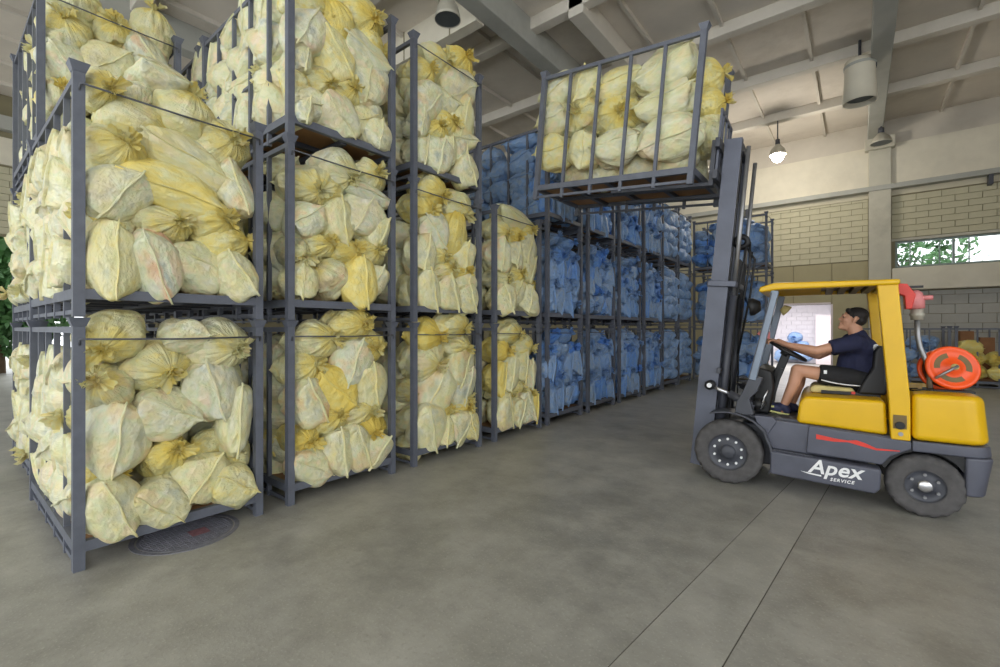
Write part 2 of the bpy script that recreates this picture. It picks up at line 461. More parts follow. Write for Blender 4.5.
# window
win = struct(empty('window_1', (WX0, WY, WZ0)))
def fr(a, b): MB().box(a, b).build('window_frame', 'win_frame', win)
WW, WH = WX1 - WX0, WZ1 - WZ0
fr((0, 0.02, 0), (WW, 0.12, 0.06)); fr((0, 0.02, WH - 0.06), (WW, 0.12, WH))
for x in (0, 1.36, 2.78, 4.19): fr((x, 0.02, 0.06), (x + 0.06, 0.12, WH - 0.06))
for k, x in enumerate((0.06, 1.42, 2.84)):
    for q, (a, b) in enumerate(((0, 0.30), (0.33, 1.0), (1.03, 1.30))):
        MB().box((x + a, 0.06, 0.06), (x + b, 0.066, WH - 0.06)).build('pane', 'glass', win)
    for a in (0.30, 1.0): fr((x + a, 0.05, 0.06), (x + a + 0.03, 0.09, WH - 0.06))
    fr((x, 0.05, 0.2), (x + 1.3, 0.08, 0.22))
# door frame of the passage to the bright room
dr = struct(empty('door_1', (DX0, WY, 0)))
MB().box((DX1 - DX0 - 0.03, -0.06, 0), (DX1 - DX0 + 0.03, 0.3, DZ)).build('door_frame', 'pinkpanel', dr)
MB().box((-0.03, -0.06, 0), (0.03, 0.3, DZ)).build('door_frame', 'pinkpanel', dr)
MB().box((0.03, -0.06, DZ), (DX1 - DX0 - 0.03, 0.3, DZ + 0.06)).build('door_frame', 'pinkpanel', dr)
# the bright room behind
rm = MB(); rm.box((-6, 26, 0), (3, 26.2, 3.2)); rm.box((-6.2, WY + 0.3, 0), (-6, 26.2, 3.2)); rm.box((3, WY + 0.3, 0), (3.2, 26.2, 3.2))
room = struct(rm.build('wall_passage', 'whiteblock'))
struct(MB().box((-6.2, WY + 0.3, 3.2), (3.2, 26.2, 3.4)).build('ceiling_passage', 'whiteblock'))
for r in range(13):
    for c in range(9):
        x = -3.6 + 0.42 * c - (0.21 if r % 2 else 0)
        MB().box((x + 0.008, 25.96, r * 0.2 + 0.008), (x + 0.412, 26, r * 0.2 + 0.192)).build('block', 'whiteblock', room)
MB().box((-1.55, 25.3, 0), (0.3, 25.4, 2.25)).build('sliding_panel', 'pinkpanel', room)
tl = empty('added_tube_lamp', (-2.0, 22.0, 3.1))  # unseen lamp, added so the room behind the doorway is bright
tag(tl, 'unseen white tube lamp added to brighten the room behind the doorway', 'lamp')
MB().box((-1.6, -0.08, 0.02), (1.6, 0.08, 0.1)).build('lamp_housing', 'white', tl)
MB().cyl((-1.55, 0, 0), (1.55, 0, 0), 0.03).build('tube', 'tube', tl, True)
ld = bpy.data.lights.new('room_fill_light', 'AREA'); ld.energy = 190; ld.size = 3.0; ld.size_y = 1.2; ld.shape = 'RECTANGLE'; ld.color = (1, 0.96, 0.98)  # unseen area light, added to brighten the room and its doorway
lo = bpy.data.objects.new('room_fill_light', ld); lo.location = (-2.0, 22.4, 3.05); COL.objects.link(lo)

struct(MB().box((9, 3.5, 0), (9.3, WY + 0.3, CZ)).build('wall_right_light_block', 'dim_plaster'))  # unseen wall, added to hold back daylight from the right
# left wall with a tall gate opening, blocks above it
lw = MB()
lw.box((LX - 0.3, 3.2, 0), (LX, WY, CZ)); lw.box((LX - 0.3, -9, 4.4), (LX, 3.2, CZ)); lw.box((LX - 0.3, -9, 0), (LX, -3.5, 4.4))
wl = struct(lw.build('wall_left', 'mortar'))
lm_ = {}
for r in range(10):
    for c in range(9):
        y = -1.2 + 0.6 * c - (0.3 if r % 2 else 0); z = 4.45 + 0.2 * r
        if 'b' not in lm_: lm_['b'] = MB().box((0, 0, 0), (0.05, 0.586, 0.186)).mesh('block', 'block')
        o = bpy.data.objects.new('block', lm_['b']); o.location = (LX, y, z); COL.objects.link(o); o.parent = wl
MB().box((LX, -9, 6.5), (LX + 0.12, WY, 7.3)).build('lintel_panel', 'creampanel', wl)
MB().box((LX, -9, 7.5), (LX + 0.3, WY, 7.9)).build('ledge', 'beam', wl)

# ------------------------------------------------------------------ stacking cages
H, W, D, X0 = 1.70, 1.22, 2.10, -4.07
PW = 0.062
def cage_parts(detail=True):
    L = []
    h = PW / 2
    for x, y in ((-h, h), (-h, W - h), (-D + h, h), (-D + h, W - h)):
        post = MB().box((x - h, y - h, 0), (x + h, y + h, H - 0.03)).mesh('post', 'rack')
        cup = MB()
        w = 0.055
        cup.add([(x - h - .003, y - h - .003, H - .065), (x + h + .003, y - h - .003, H - .065), (x + h + .003, y + h + .003, H - .065), (x - h - .003, y + h + .003, H - .065),
                 (x - w, y - w, H - .005), (x + w, y - w, H - .005), (x + w, y + w, H - .005), (x - w, y + w, H - .005)],
                [(0, 3, 2, 1), (4, 5, 6, 7), (0, 1, 5, 4), (1, 2, 6, 5), (2, 3, 7, 6), (3, 0, 4, 7)])
        L.append(('post', post, [('cup', cup.mesh('cup', 'rack'))]))
    for y in (h, W - h):
        L.append(('top_rail', MB().box((-D + PW, y - .02, H - .11), (-PW, y + .02, H - .065)).mesh('top_rail', 'rack'), []))
        L.append(('deck_rail', MB().box((-D + PW, y - .025, .12), (-PW, y + .025, .19)).mesh('deck_rail', 'rack'), []))
        L.append(('runner', MB().box((-D + PW, y - .012, .02), (-PW, y + .012, .05)).mesh('runner', 'rack'), []))
        for k in range(1, 5):
            x = -h - (D - PW) * k / 5
            L.append(('side_bar', MB().box((x - .018, y - .018 + (.036 if y < .5 else -.036) * 0, 0.0), (x + .018, y + .018, H - .11)).mesh('side_bar', 'rack'), []))
        xa, xb = -h - (D - PW) * 2 / 5, -h - (D - PW) * 3 / 5
        for z in (.72, 1.12):
            L.append(('rung', MB().box((xb + .018, y - .014, z - .014), (xa - .018, y + .014, z + .014)).mesh('rung', 'rack'), []))
    for x in (-.03, -D + .03):
        L.append(('deck_beam', MB().box((x - .025, PW, .12), (x + .025, W - PW, .19)).mesh('deck_beam', 'rack'), []))
    for k in range(1, 4):
        x = -D * k / 4
        L.append(('cross_bar', MB().box((x - .03, .06, .12), (x + .03, W - .06, .165)).mesh('cross_bar', 'dark_grey'), []))
    L.append(('cross_bar', MB().box((-D + .06, W / 2 - .03, .105), (-.06, W / 2 + .03, .15)).mesh('cross_bar', 'dark_grey'), []))
    L.append(('deck_panel', MB().box((-D + .06, .06, .166), (-.055, W - .06, .188)).mesh('deck_panel', 'ply'), []))
    rod = MB().tube([(-h + .04, h, H - .19), (-h + .04, h, H - .15), (.03, h + .015, H - .15), (.035, W / 2, H - .158), (.03, W - h - .015, H - .15), (-h + .04, W - h, H - .15), (-h + .04, W - h, H - .19)], .007, 6)
    L.append(('retaining_rod', rod.mesh('retaining_rod', 'rod', True), []))
    return L
CAGE = cage_parts()
def cage(x, y, z, label, group, rod=True, roty=0.0, rungs=False):
    root = empty('stacking_cage', (x, y, z)); root.rotation_euler.y = roty
    tag(root, label, 'cage', group)
    for nm, me, subs in CAGE:
        if nm == 'retaining_rod' and not rod or nm == 'rung' and not rungs: continue
        o = bpy.data.objects.new(nm, me); COL.objects.link(o); o.parent = root
        for sn, sm in subs:
            q = bpy.data.objects.new(sn, sm); COL.objects.link(q); q.parent = o
    return root
LEV = ('bottom', 'middle', 'top')
YS = {'A': 0.59, 'B': 2.03, 'C': 3.51, 'D': 5.01, 'E': 6.42, 'F': 7.87, 'G': 9.33, 'H': 10.78, 'I': 12.12, 'J': 13.45}
SN = {'A': 'corner yellow stack', 'B': 'second yellow stack', 'C': 'third yellow stack', 'D': 'fourth yellow stack', 'E': 'first blue stack', 'F': 'second blue stack',
      'G': 'third blue stack', 'H': 'fourth blue stack', 'I': 'fifth blue stack', 'J': 'sixth blue stack'}
NL = {'A': 2, 'B': 3, 'C': 3, 'D': 2}
for s in YS:
    for k in range(NL.get(s, 3)):
        cage(X0, YS[s], k * H, 'grey steel %s cage of the %s' % (LEV[k], SN[s]), 'steel cages of the front row', rod=not (s == 'B' and k == 2), rungs=(s == 'B' and k == 2))
X2 = -6.37
for nm, y in (('back stack behind the corner stack', 0.66), ('back stack behind the second yellow stack', 2.06)):
    for k in range(3):
        cage(X2, y, k * H, 'grey steel %s cage of the %s' % (LEV[k], nm), 'steel cages of the back row')
for k in range(3):
    cage(-2.12, 15.4, k * H, 'grey steel %s cage of the blue stack behind the forklift mast' % LEV[k], 'steel cages by the back wall')
cage(2.02, 17.75, 0, 'grey steel cage of blue sacks by the wall behind the driver', 'steel cages by the back wall')
cage(4.2, 17.75, 0, 'grey steel cage of yellow sacks at the right edge by the wall', 'steel cages by the back wall')
TILT = R(5.3)
LIFT = (-1.42, 5.15, 3.2)
lifted = cage(*LIFT, 'grey steel cage of yellow sacks raised on the forklift forks', 'raised cage', roty=TILT, rod=False)

# ------------------------------------------------------------------ sacks
def sack_mesh(seed, nt_=72, ns=36, low=False):
    rng = random.Random(seed)
    if low: nt_, ns = 16, 10
    ph = [rng.uniform(0, 6.28) for _ in range(12)]
    k1, k2, k3 = rng.choice((8, 10)), rng.choice((12, 14, 16)), rng.randint(18, 23)
    sk = rng.uniform(-.12, .12); bend = rng.uniform(-.1, .1)
    v = []; f = []
    for j in range(ns + 1):
        s = j / ns
        s = 0.5 - 0.5 * math.cos(math.pi * (0.04 + 0.96 * s)) if j else 0.0
        z = -1 + 2 * s
        if s < 0.4: a = 0.93 + 0.07 * math.sin(math.pi / 2 * s / 0.4); b = 0.03 + 0.97 * (1 - (1 - s / 0.4) ** 2.2) ** 0.5 if s > 0 else 0.03
        else:
            q = (s - 0.4) / 0.6
            a = b = max(0.09, (1 - q ** 2.6) ** 0.62)
        if s == 0: a = 1.02
        g = max(0, (s - 0.5) / 0.5) ** 1.3
        e = 1.0 + 0.5 * max(0, 1 - s / 0.3)                       # squarer corners near the seam
        for i in range(nt_):
            t = 2 * math.pi * i / nt_
            ct, st = math.cos(t), math.sin(t)
            lump = 1 + 0.07 * math.sin(2 * t + ph[0] + 2.3 * z) + 0.05 * math.sin(3 * t + ph[1] - 3.1 * z) + 0.035 * math.sin(5 * t + ph[2] + 4 * z)
            dent = 0.10 * math.exp(-((z - ph[11] * .12 + .35) ** 2 + (1 - math.cos(t - ph[5])) * 1.5) / .09) + 0.08 * math.exp(-((z + ph[10] * .1 - .2) ** 2 + (1 - math.cos(t - ph[2])) * 1.5) / .06)
            wr = -dent + 0.02 * math.sin(9 * z + 3 * t + ph[3]) + 0.016 * math.sin(17 * z + 2 * t + ph[4]) * math.sin(3 * t + ph[5])
            pl = g * (0.10 * (1 - 2 * abs(math.sin(k1 * t / 2 + ph[6]))) + 0.08 * (1 - 2 * abs(math.sin(k2 * t / 2 + ph[7] + z))) + 0.04 * math.sin(k3 * t + ph[8]))
            rr = lump + wr + pl
            x = a * rr * math.copysign(abs(ct) ** (1 / e) if e > 1 else abs(ct), ct)
            y = b * rr * st
            if s < 0.02: y = b * st; x = a * ct
            v.append((x + sk * z * z * 0.5, y + bend * (1 - z * z) + 0.02 * math.sin(6 * x + ph[9]) * max(0, 1 - s * 8), z + 0.05 * math.sin(2 * t + ph[10]) * (1 - abs(z))))
    n = nt_
    for j in range(ns):
        for i in range(n): f.append((j * n + i, j * n + (i + 1) % n, (j + 1) * n + (i + 1) % n, (j + 1) * n + i))
    f.append(tuple(range(n - 1, -1, -1))); f.append(tuple(range(ns * n, ns * n + n)))
    return v, f, sk
def tuft_mesh(seed, mat):
    rng = random.Random(seed); n = 48
    b = MB()
    for layer, (sc, kz) in enumerate(((1.0, 0.0), (0.66, 0.06))):
        ph = [rng.uniform(0, 6.28) for _ in range(8)]
        lean = (rng.uniform(-.2, .2), rng.uniform(-.2, .2))
        prof = [(0.12, 0.93), (0.10, 1.0), (0.14, 1.05), (0.24, 1.11), (0.33, 1.18), (0.39, 1.24 + kz)]
        m = len(prof); v = []; f = []
        for side in (0,):
            for j, (r, z) in (enumerate(prof) if side == 0 else reversed(list(enumerate(prof)))):
                q = j / (m - 1)
                for i in range(n):
                    t = 2 * math.pi * i / n
                    ru = 1 + q * (0.24 * math.sin(2 * t + ph[0]) + 0.20 * math.sin(3 * t + ph[1]) + 0.16 * math.sin(8 * t + ph[2])) + 0.12 * math.sin(13 * t + ph[3])
                    rr = (r * sc if j > 1 else r) * ru - (0.014 if side else 0)
                    zz_ = z + q * (0.11 * math.sin(2 * t + ph[4]) + 0.09 * math.sin(7 * t + ph[5]) + 0.04 * math.sin(12 * t + ph[6])) + (0.012 if side else 0)
                    v.append((rr * math.cos(t) + lean[0] * q, rr * math.sin(t) * 0.85 + lean[1] * q, zz_))
        for j in range(m - 1):
            for i in range(n): f.append((j * n + i, j * n + (i + 1) % n, (j + 1) * n + (i + 1) % n, (j + 1) * n + i))
        b.add(v, f)
    b.lathe([(0.10, -0.03), (0.145, -0.015), (0.145, 0.015), (0.10, 0.03)], (0, 0, 1.0), n=16, closed=True)
    return b.mesh('tied_neck', mat, True)
def seam_mesh(seed, sk, mat):
    rng = random.Random(seed); v = []; f = []; n = 22; ph = rng.uniform(0, 6)
    for i in range(n + 1):
        t = -1 + 2 * i / n; x = 1.06 * t + sk * 0.5
        y = 0.03 * math.sin(5 * t + ph); w = 0.035 + 0.012 * math.sin(9 * t + ph)
        if abs(t) > 0.93: w *= 0.7
        z = -0.96 - 0.05 * (1 - t * t)
        v += [(x, y - w, z + 0.03), (x, y - w * 0.6, z - 0.085), (x, y + w * 0.6, z - 0.085), (x, y + w, z + 0.03)]
    for i in range(n):
        for k in range(3): f.append((4 * i + k, 4 * i + k + 1, 4 * i + 4 + k + 1, 4 * i + 4 + k))
    f += [(3, 2, 1, 0), (4 * n, 4 * n + 1, 4 * n + 2, 4 * n + 3)]
    b = MB(); b.v = v; b.f = f
    return b.mesh('seam', mat, True)
NV = 10
SACK = {}
for colr in ('yellow', 'blue'):
    mat = M['sack_' + colr]; SACK[colr] = []
    for i in range(NV):
        v, f, sk = sack_mesh(100 + i)
        b = MB(); b.v = v; b.f = f
        SACK[colr].append((b.mesh('sack', mat, True), tuft_mesh(200 + i, M['film_' + colr]), seam_mesh(300 + i, sk, mat)))
LOWV = [sack_mesh(500 + i, low=True)[:2] for i in range(4)]

ORD = ('first', 'second', 'third', 'fourth', 'fifth', 'sixth', 'seventh', 'eighth', 'ninth', 'tenth', 'eleventh', 'twelfth')
ROW = ('lowest', 'second', 'third', 'fourth', 'fifth', 'sixth', 'seventh')
pool = []      # gathered, then labelled by row and order within their cage face
def sack(colr, P, basis, scale, face, along, kind, yel=0.3, pink=0.0, parts=True):
    """basis columns: local x (seam), y (thickness), z (neck)"""
    i = random.randrange(NV)
    body, tuft, seam = SACK[colr][i]
    m3 = Matrix((basis[0], basis[1], basis[2])).transposed()
    o = bpy.data.objects.new(colr + '_sack', body); COL.objects.link(o)
    o.matrix_world = Matrix.LocRotScale(P, m3.to_quaternion(), Vector(scale))
    o.color = (yel + (.06 if colr == 'yellow' else 0), pink, 0, 1)
    if parts:
        if kind in 'KN':
            q = bpy.data.objects.new('tied_neck', tuft); COL.objects.link(q); q.parent = o
            sx, sy, sz = scale
            r = 0.215 * (0.55 + 0.45 * min(sx, sy) / 0.22)
            q.scale = (r / sx, r / sy, r / sz) if True else (1, 1, 1)
            q.location = (0, 0, 0.985 - 1.0 * r / sz)
            q.color = (min(1, yel * .7 + 0.06), pink, 0, 1)
        if kind in 'SN':
            q = bpy.data.objects.new('seam', seam); COL.objects.link(q); q.parent = o; q.color = (min(1, yel * .8 + 0.22), 0, 0, 1)
    pool.append(dict(o=o, face=face, along=along, z=P.z, kind=kind, colr=colr, yel=yel, pink=pink))
    return o
def frame(nrm, right):
    return Vector(nrm), Vector(right), Vector((0, 0, 1))
def put(colr, P, wm, hm, kind, ang, n, right, face, yel, pink, depth=None, kx=0.0, ky=0.0, parts=True, grow=1.05):
    up = Vector((0, 0, 1))
    wm *= grow; hm *= grow
    along = P.dot(right)
    if kind == 'K':
        dep = depth or 0.40
        z = (n + right * max(-.8, min(.8, kx)) + up * max(-.8, min(.8, ky))).normalized()
        x = (right - z * right.dot(z)).normalized(); y = z.cross(x)
        if random.random() < 0.0: x, y = y, -x
        return sack(colr, P, (x, y, z), (wm / 2, hm / 2, dep / 2), face, along, 'K', yel, pink, parts)
    a = R(ang); d = right * math.cos(a) + up * math.sin(a); e = -right * math.sin(a) + up * math.cos(a)
    la = math.hypot(wm * math.cos(a), hm * math.sin(a)); lp = math.hypot(wm * math.sin(a), hm * math.cos(a))
    if kind == 'S':
        dep = depth or 0.40
        z = (-n + e * random.uniform(-.3, .3) + d * random.uniform(-.12, .12)).normalized()
        x = (d - z * d.dot(z)).normalized(); y = z.cross(x)
        return sack(colr, P, (x, y, z), (la / 2, lp / 2, dep / 2), face, along, 'S', yel, pink, parts)
    z = (d + n * 0.35).normalized()
    y = (n - z * n.dot(z)).normalized(); x = y.cross(z)
    return sack(colr, P, (x, y, z), (lp / 2, min(lp, 0.4) / 2, la * 0.92 / 2), face, along, 'N', yel, pink, parts)

PX = Vector((1, 0, 0)); PY = Vector((0, 1, 0)); NY = Vector((0, -1, 0))
def face_x(x, face, rows, colr='yellow', inset=0.20, y0=None):
    """sacks seen on a front that lies in a plane x = const: (px, py, w, h, kind, angle or (kx, ky), yellow, pink)"""
    E = []
    for row in rows:
        px, py, w, h, kind, a = row[:6]
        P, t = on_x(px, py, x - inset)
        l, _ = on_x(px - w / 2, py, x - inset); r, _ = on_x(px + w / 2, py, x - inset)
        wm = min(abs(r.y - l.y), 0.75); hm = h * t / F_PX
        deep = y0 is not None and P.y < y0 + .09
        if deep:                                             # seen past the near post: lies deeper, against the side
            P, t = on_y(px, py, y0 + .2); wm = w * t / F_PX * 1.1; hm = h * t / F_PX
        E.append(dict(P=P, o=P.copy(), w=wm, h=hm, deep=deep, row=row))
    if y0 is not None:                                       # let neighbours settle against each other inside the posts
        deck = math.floor((min(e['P'].z for e in E) + .1) / H) * H + .19
        F = [e for e in E if not e['deep']]
        for it in range(60):
            for p in range(len(F)):
                for q in range(p):
                    A, B = F[p], F[q]
                    sw, sh = (A['w'] + B['w']) / 2, (A['h'] + B['h']) / 2
                    dy, dz = (A['P'].y - B['P'].y) / sw, (A['P'].z - B['P'].z) / sh
                    d = math.hypot(dy, dz)
                    if 1e-4 < d < 0.90:
                        k = (0.90 - d) / d * 0.12
                        A['P'].y += dy * k * sw; A['P'].z += dz * k * sh; B['P'].y -= dy * k * sw; B['P'].z -= dz * k * sh
            for e in F:
                e['P'].y += (e['o'].y - e['P'].y) * .06; e['P'].z += (e['o'].z - e['P'].z) * .06
                half = min(e['w'] / 2, .34)
                e['P'].y = max(y0 + .05 + half * .95, min(y0 + W - .05 - half * .95, e['P'].y))
                e['P'].z = max(deck + e['h'] / 2 - .06, e['P'].z)
    for e in E:
        px, py, w, h, kind, a = e['row'][:6]
        yel = e['row'][6] if len(e['row']) > 6 else 0.22
        pink = e['row'][7] if len(e['row']) > 7 else 0.0
        P = e['P']
        if y0 is not None and not e['deep'] and P.z - e['h'] / 2 < deck - .01: P.x += .06      # corner hangs over the deck edge
        kx = ky = 0
        if kind == 'K': kx, ky = a[0] / (w / 2) * 0.9, -a[1] / (h / 2) * 0.9; a = 0
        put(colr, P, e['w'], e['h'], kind, a, PX, PY, face, yel + random.uniform(-.05, .08), pink, kx=kx, ky=ky)
def face_y(y, face, rows, colr='yellow', inset=0.22):
    for row in rows:
        px, py, w, h, kind, a = row[:6]
        yel = row[6] if len(row) > 6 else 0.12
        pink = row[7] if len(row) > 7 else 0.0
        P, t = on_y(px, py, y + inset)
        l, _ = on_y(px - w / 2, py, y + inset); r, _ = on_y(px + w / 2, py, y + inset)
        wm = abs(r.x - l.x); hm = h * t / F_PX
        kx = ky = 0
        if kind == 'K': kx, ky = a[0] / (w / 2) * 0.9, -a[1] / (h / 2) * 0.9; a = 0
        put(colr, P, min(wm, 0.7), hm, kind, a, NY, PX, face, yel + random.uniform(-.05, .08), pink, kx=kx, ky=ky)

face_x(X0, 'the bottom cage of the corner stack', y0=YS['A'], rows=[
    (108, 340, 68, 52, 'K', (-16, 12), .5), (104, 394, 58, 52, 'K', (-16, -14), .35, .6), (154, 364, 68, 50, 'K', (10, 6), .45, .3),
    (206, 393, 56, 60, 'S', 105, .12), (236, 359, 60, 52, 'K', (15, 0), .2), (164, 412, 72, 46, 'S', -30, .15), (246, 414, 34, 64, 'S', 85, .3),
    (113, 438, 72, 68, 'S', 82, .12, .35), (169, 457, 44, 38, 'K', (4, -9), .7), (208, 446, 38, 24, 'N', 190, .5), (238, 453, 32, 26, 'N', 165, .5),
    (204, 478, 56, 50, 'S', 52, .3), (157, 496, 60, 46, 'S', -42, .25), (104, 507, 60, 62, 'S', -68, .25), (242, 478, 44, 38, 'S', -35, .5),
    (90, 470, 46, 30, 'N', -10, .9), (196, 343, 44, 34, 'S', 10, .2)])
face_x(X0, 'the middle cage of the corner stack', y0=YS['A'], rows=[
    (101, 98, 44, 40, 'K', (4, 2), .4), (136, 103, 36, 28, 'N', -80, .15), (164, 97, 50, 26, 'S', -8, .2), (190, 128, 62, 54, 'N', 72, .4),
    (136, 131, 76, 44, 'N', -14, .4), (102, 150, 74, 50, 'K', (12, -6), .45), (232, 155, 60, 50, 'K', (11, -6), .35), (188, 168, 92, 38, 'S', -20, .4),
    (176, 190, 96, 46, 'S', -12, .7), (239, 199, 40, 50, 'S', -70, .15, .7), (112, 199, 70, 60, 'S', 58, .15), (209, 222, 54, 44, 'K', (13, 1), .5),
    (158, 227, 66, 38, 'K', (16, -2), .4), (156, 262, 48, 68, 'S', -72, .1, .8), (205, 267, 58, 48, 'S', -25, .3), (246, 277, 38, 48, 'S', -58, .3),
    (241, 241, 54, 34, 'N', 18, .6), (104, 267, 62, 72, 'S', 88, .5), (88, 222, 58, 40, 'N', 160, .55, .9)])
face_x(X2, 'the top cage behind the corner stack', y0=.66, rows=[
    (76, 16, 56, 44, 'K', (0, -18), .35), (63, 38, 54, 44, 'K', (-8, -14), .5), (59, 61, 48, 44, 'S', -48, .12), (109, 35, 44, 38, 'K', (0, -5), .4),
    (111, 69, 54, 44, 'S', 45, .3), (160, 53, 42, 46, 'N', 88, .4), (152, 68, 38, 46, 'S', -55, .2, .7), (51, 92, 32, 32, 'K', (4, -4), .6, .3),
    (84, 84, 40, 34, 'S', 10, .25), (135, 84, 50, 34, 'S', -20, .25), (168, 84, 34, 36, 'S', 60, .25)])
face_x(X0, 'the top cage of the second yellow stack', y0=YS['B'], rows=[
    (307, 47, 40, 52, 'S', 65, .1), (303, 12, 44, 30, 'N', -10, .5), (329, 31, 38, 46, 'N', 115, .8), (361, 40, 42, 40, 'K', (6, 2), .5), (332, 61, 40, 48, 'S', -52, .5, .3),
    (364, 71, 45, 40, 'S', -15, .15), (386, 62, 26, 26, 'N', 0, .6), (380, 92, 38, 46, 'S', 78, .15, .3), (305, 86, 28, 30, 'N', 20, .5, .4), (326, 83, 34, 34, 'K', (3, 4), .35),
    (352, 98, 30, 32, 'K', (2, -4), .4), (312, 109, 36, 30, 'S', 20, .15), (331, 110, 42, 40, 'S', -45, .15), (361, 124, 30, 28, 'S', 30, .4), (381, 115, 32, 24, 'N', -30, .2),
    (384, 136, 26, 28, 'S', 80, .15), (294, 66, 22, 30, 'S', 80, .2), (294, 116, 20, 28, 'S', 80, .2)])
face_y(YS['B'], 'the left side of the top cage of the second yellow stack', [
    (213, 72, 20, 36, 'S', 80), (229, 68, 19, 36, 'S', 85), (245, 40, 18, 22, 'S', 10), (261, 20, 19, 44, 'S', 80), (280, 14, 22, 38, 'S', 80, .25), (278, 47, 26, 40, 'S', 70, .05),
    (262, 55, 17, 26, 'S', 80, .2), (255, 78, 28, 20, 'S', 10, .1, .3), (278, 79, 22, 28, 'K', (2, 2), .2), (225, 94, 30, 22, 'S', 10), (244, 98, 20, 22, 'S', 80), (259, 95, 20, 18, 'S', 0),
    (257, 117, 22, 28, 'S', 70, .05), (276, 111, 22, 26, 'S', 80, .1, .5), (240, 117, 20, 22, 'S', 10), (222, 113, 22, 20, 'S', 0)])
face_x(X0, 'the middle cage of the second yellow stack', y0=YS['B'], rows=[
    (279, 168, 24, 26, 'S', 60, .4), (307, 191, 58, 44, 'K', (-2, 6), .35), (340, 186, 42, 42, 'K', (8, 8), .2), (361, 184, 34, 36, 'K', (6, -3), .35), (377, 203, 38, 20, 'S', -5, .05, .3),
    (275, 224, 32, 42, 'S', 70, .1), (310, 223, 38, 34, 'S', 35, .2, .5), (337, 220, 32, 46, 'S', -80, .4), (370, 229, 40, 40, 'S', 60, .2), (386, 233, 22, 36, 'S', 70, .4),
    (299, 251, 24, 30, 'K', (0, 4), .2), (323, 247, 38, 28, 'K', (8, -3), .5), (351, 256, 38, 28, 'K', (5, -3), .6), (388, 260, 32, 30, 'K', (6, -5), .4), (277, 257, 30, 38, 'K', (5, 4), .3),
    (304, 280, 32, 38, 'S', 85, .4), (334, 278, 38, 38, 'N', 145, .25, .3), (362, 283, 32, 48, 'S', -88, .75), (385, 284, 26, 32, 'S', 60, .25), (276, 287, 28, 26, 'S', 20, .5)])
face_x(X0, 'the bottom cage of the second yellow stack', y0=YS['B'], rows=[
    (277, 357, 24, 40, 'S', 80, .2, .4), (301, 361, 32, 38, 'K', (8, -4), .45), (321, 349, 52, 40, 'K', (14, -4), .35), (348, 337, 46, 36, 'K', (7, -1), .55, .3), (378, 352, 30, 33, 'K', (0, 0), .6, .4),
    (354, 377, 38, 48, 'S', 70, .05, .4), (325, 386, 50, 46, 'S', -42, .95), (384, 391, 32, 48, 'S', -80, .45), (291, 397, 46, 48, 'S', -65, .2, .8), (364, 410, 36, 32, 'K', (8, -3), .35),
    (330, 420, 40, 30, 'K', (5, -7), .6), (385, 425, 32, 30, 'K', (0, 4), .95), (306, 436, 30, 32, 'K', (0, 0), .7), (279, 436, 28, 34, 'S', 60, .6), (333, 455, 34, 46, 'S', -85, .25),
    (358, 447, 28, 44, 'S', -70, .3, .4), (384, 449, 30, 32, 'S', 50, .3), (307, 464, 40, 34, 'S', -30, .3, .6), (278, 465, 26, 34, 'S', 70, .3)])
face_x(X0, 'the top cage of the third yellow stack', y0=YS['C'], rows=[
    (421, 79, 26, 28, 'K', (6, -6), .5), (445, 84, 30, 36, 'K', (4, -5), .35), (464, 84, 26, 32, 'K', (2, -6), .7, .3), (425, 109, 30, 38, 'S', 55, .15, .3), (450, 110, 24, 22, 'S', -10, .2),
    (472, 104, 34, 38, 'S', 35, .25), (485, 104, 16, 22, 'N', 20, .5), (437, 129, 24, 22, 'K', (0, -4), .6), (454, 131, 26, 26, 'K', (2, -4), .6), (475, 131, 26, 40, 'S', 75, .4, .7),
    (426, 151, 28, 36, 'S', 80, .15), (444, 155, 15, 30, 'S', 85, .3), (457, 160, 17, 33, 'S', 80, .15, .5), (469, 150, 22, 20, 'S', 10, .3), (474, 171, 22, 28, 'S', -60, .3),
    (408, 85, 20, 30, 'S', 80, .4), (409, 115, 18, 30, 'S', 80, .2), (409, 148, 18, 30, 'S', 80, .2)])
face_x(X0, 'the middle cage of the third yellow stack', y0=YS['C'], rows=[
    (409, 209, 30, 30, 'K', (3, 3), .6), (430, 205, 34, 36, 'K', (7, 4), .6), (451, 236, 27, 58, 'N', 85, .75), (472, 232, 27, 34, 'K', (5, 8), .35), (430, 236, 30, 36, 'S', -50, .1),
    (412, 248, 26, 42, 'S', 75, .3, .4), (432, 260, 22, 24, 'K', (2, 0), .35), (451, 268, 26, 24, 'K', (2, -2), .4), (475, 260, 18, 30, 'S', 80, .4), (470, 275, 22, 18, 'K', (2, 0), .7),
    (424, 285, 22, 42, 'S', -75, .3), (441, 288, 26, 36, 'S', -75, .4), (460, 293, 20, 27, 'S', 70, .35), (475, 296, 20, 28, 'S', -70, .35), (407, 291, 22, 34, 'S', 80, .45)])
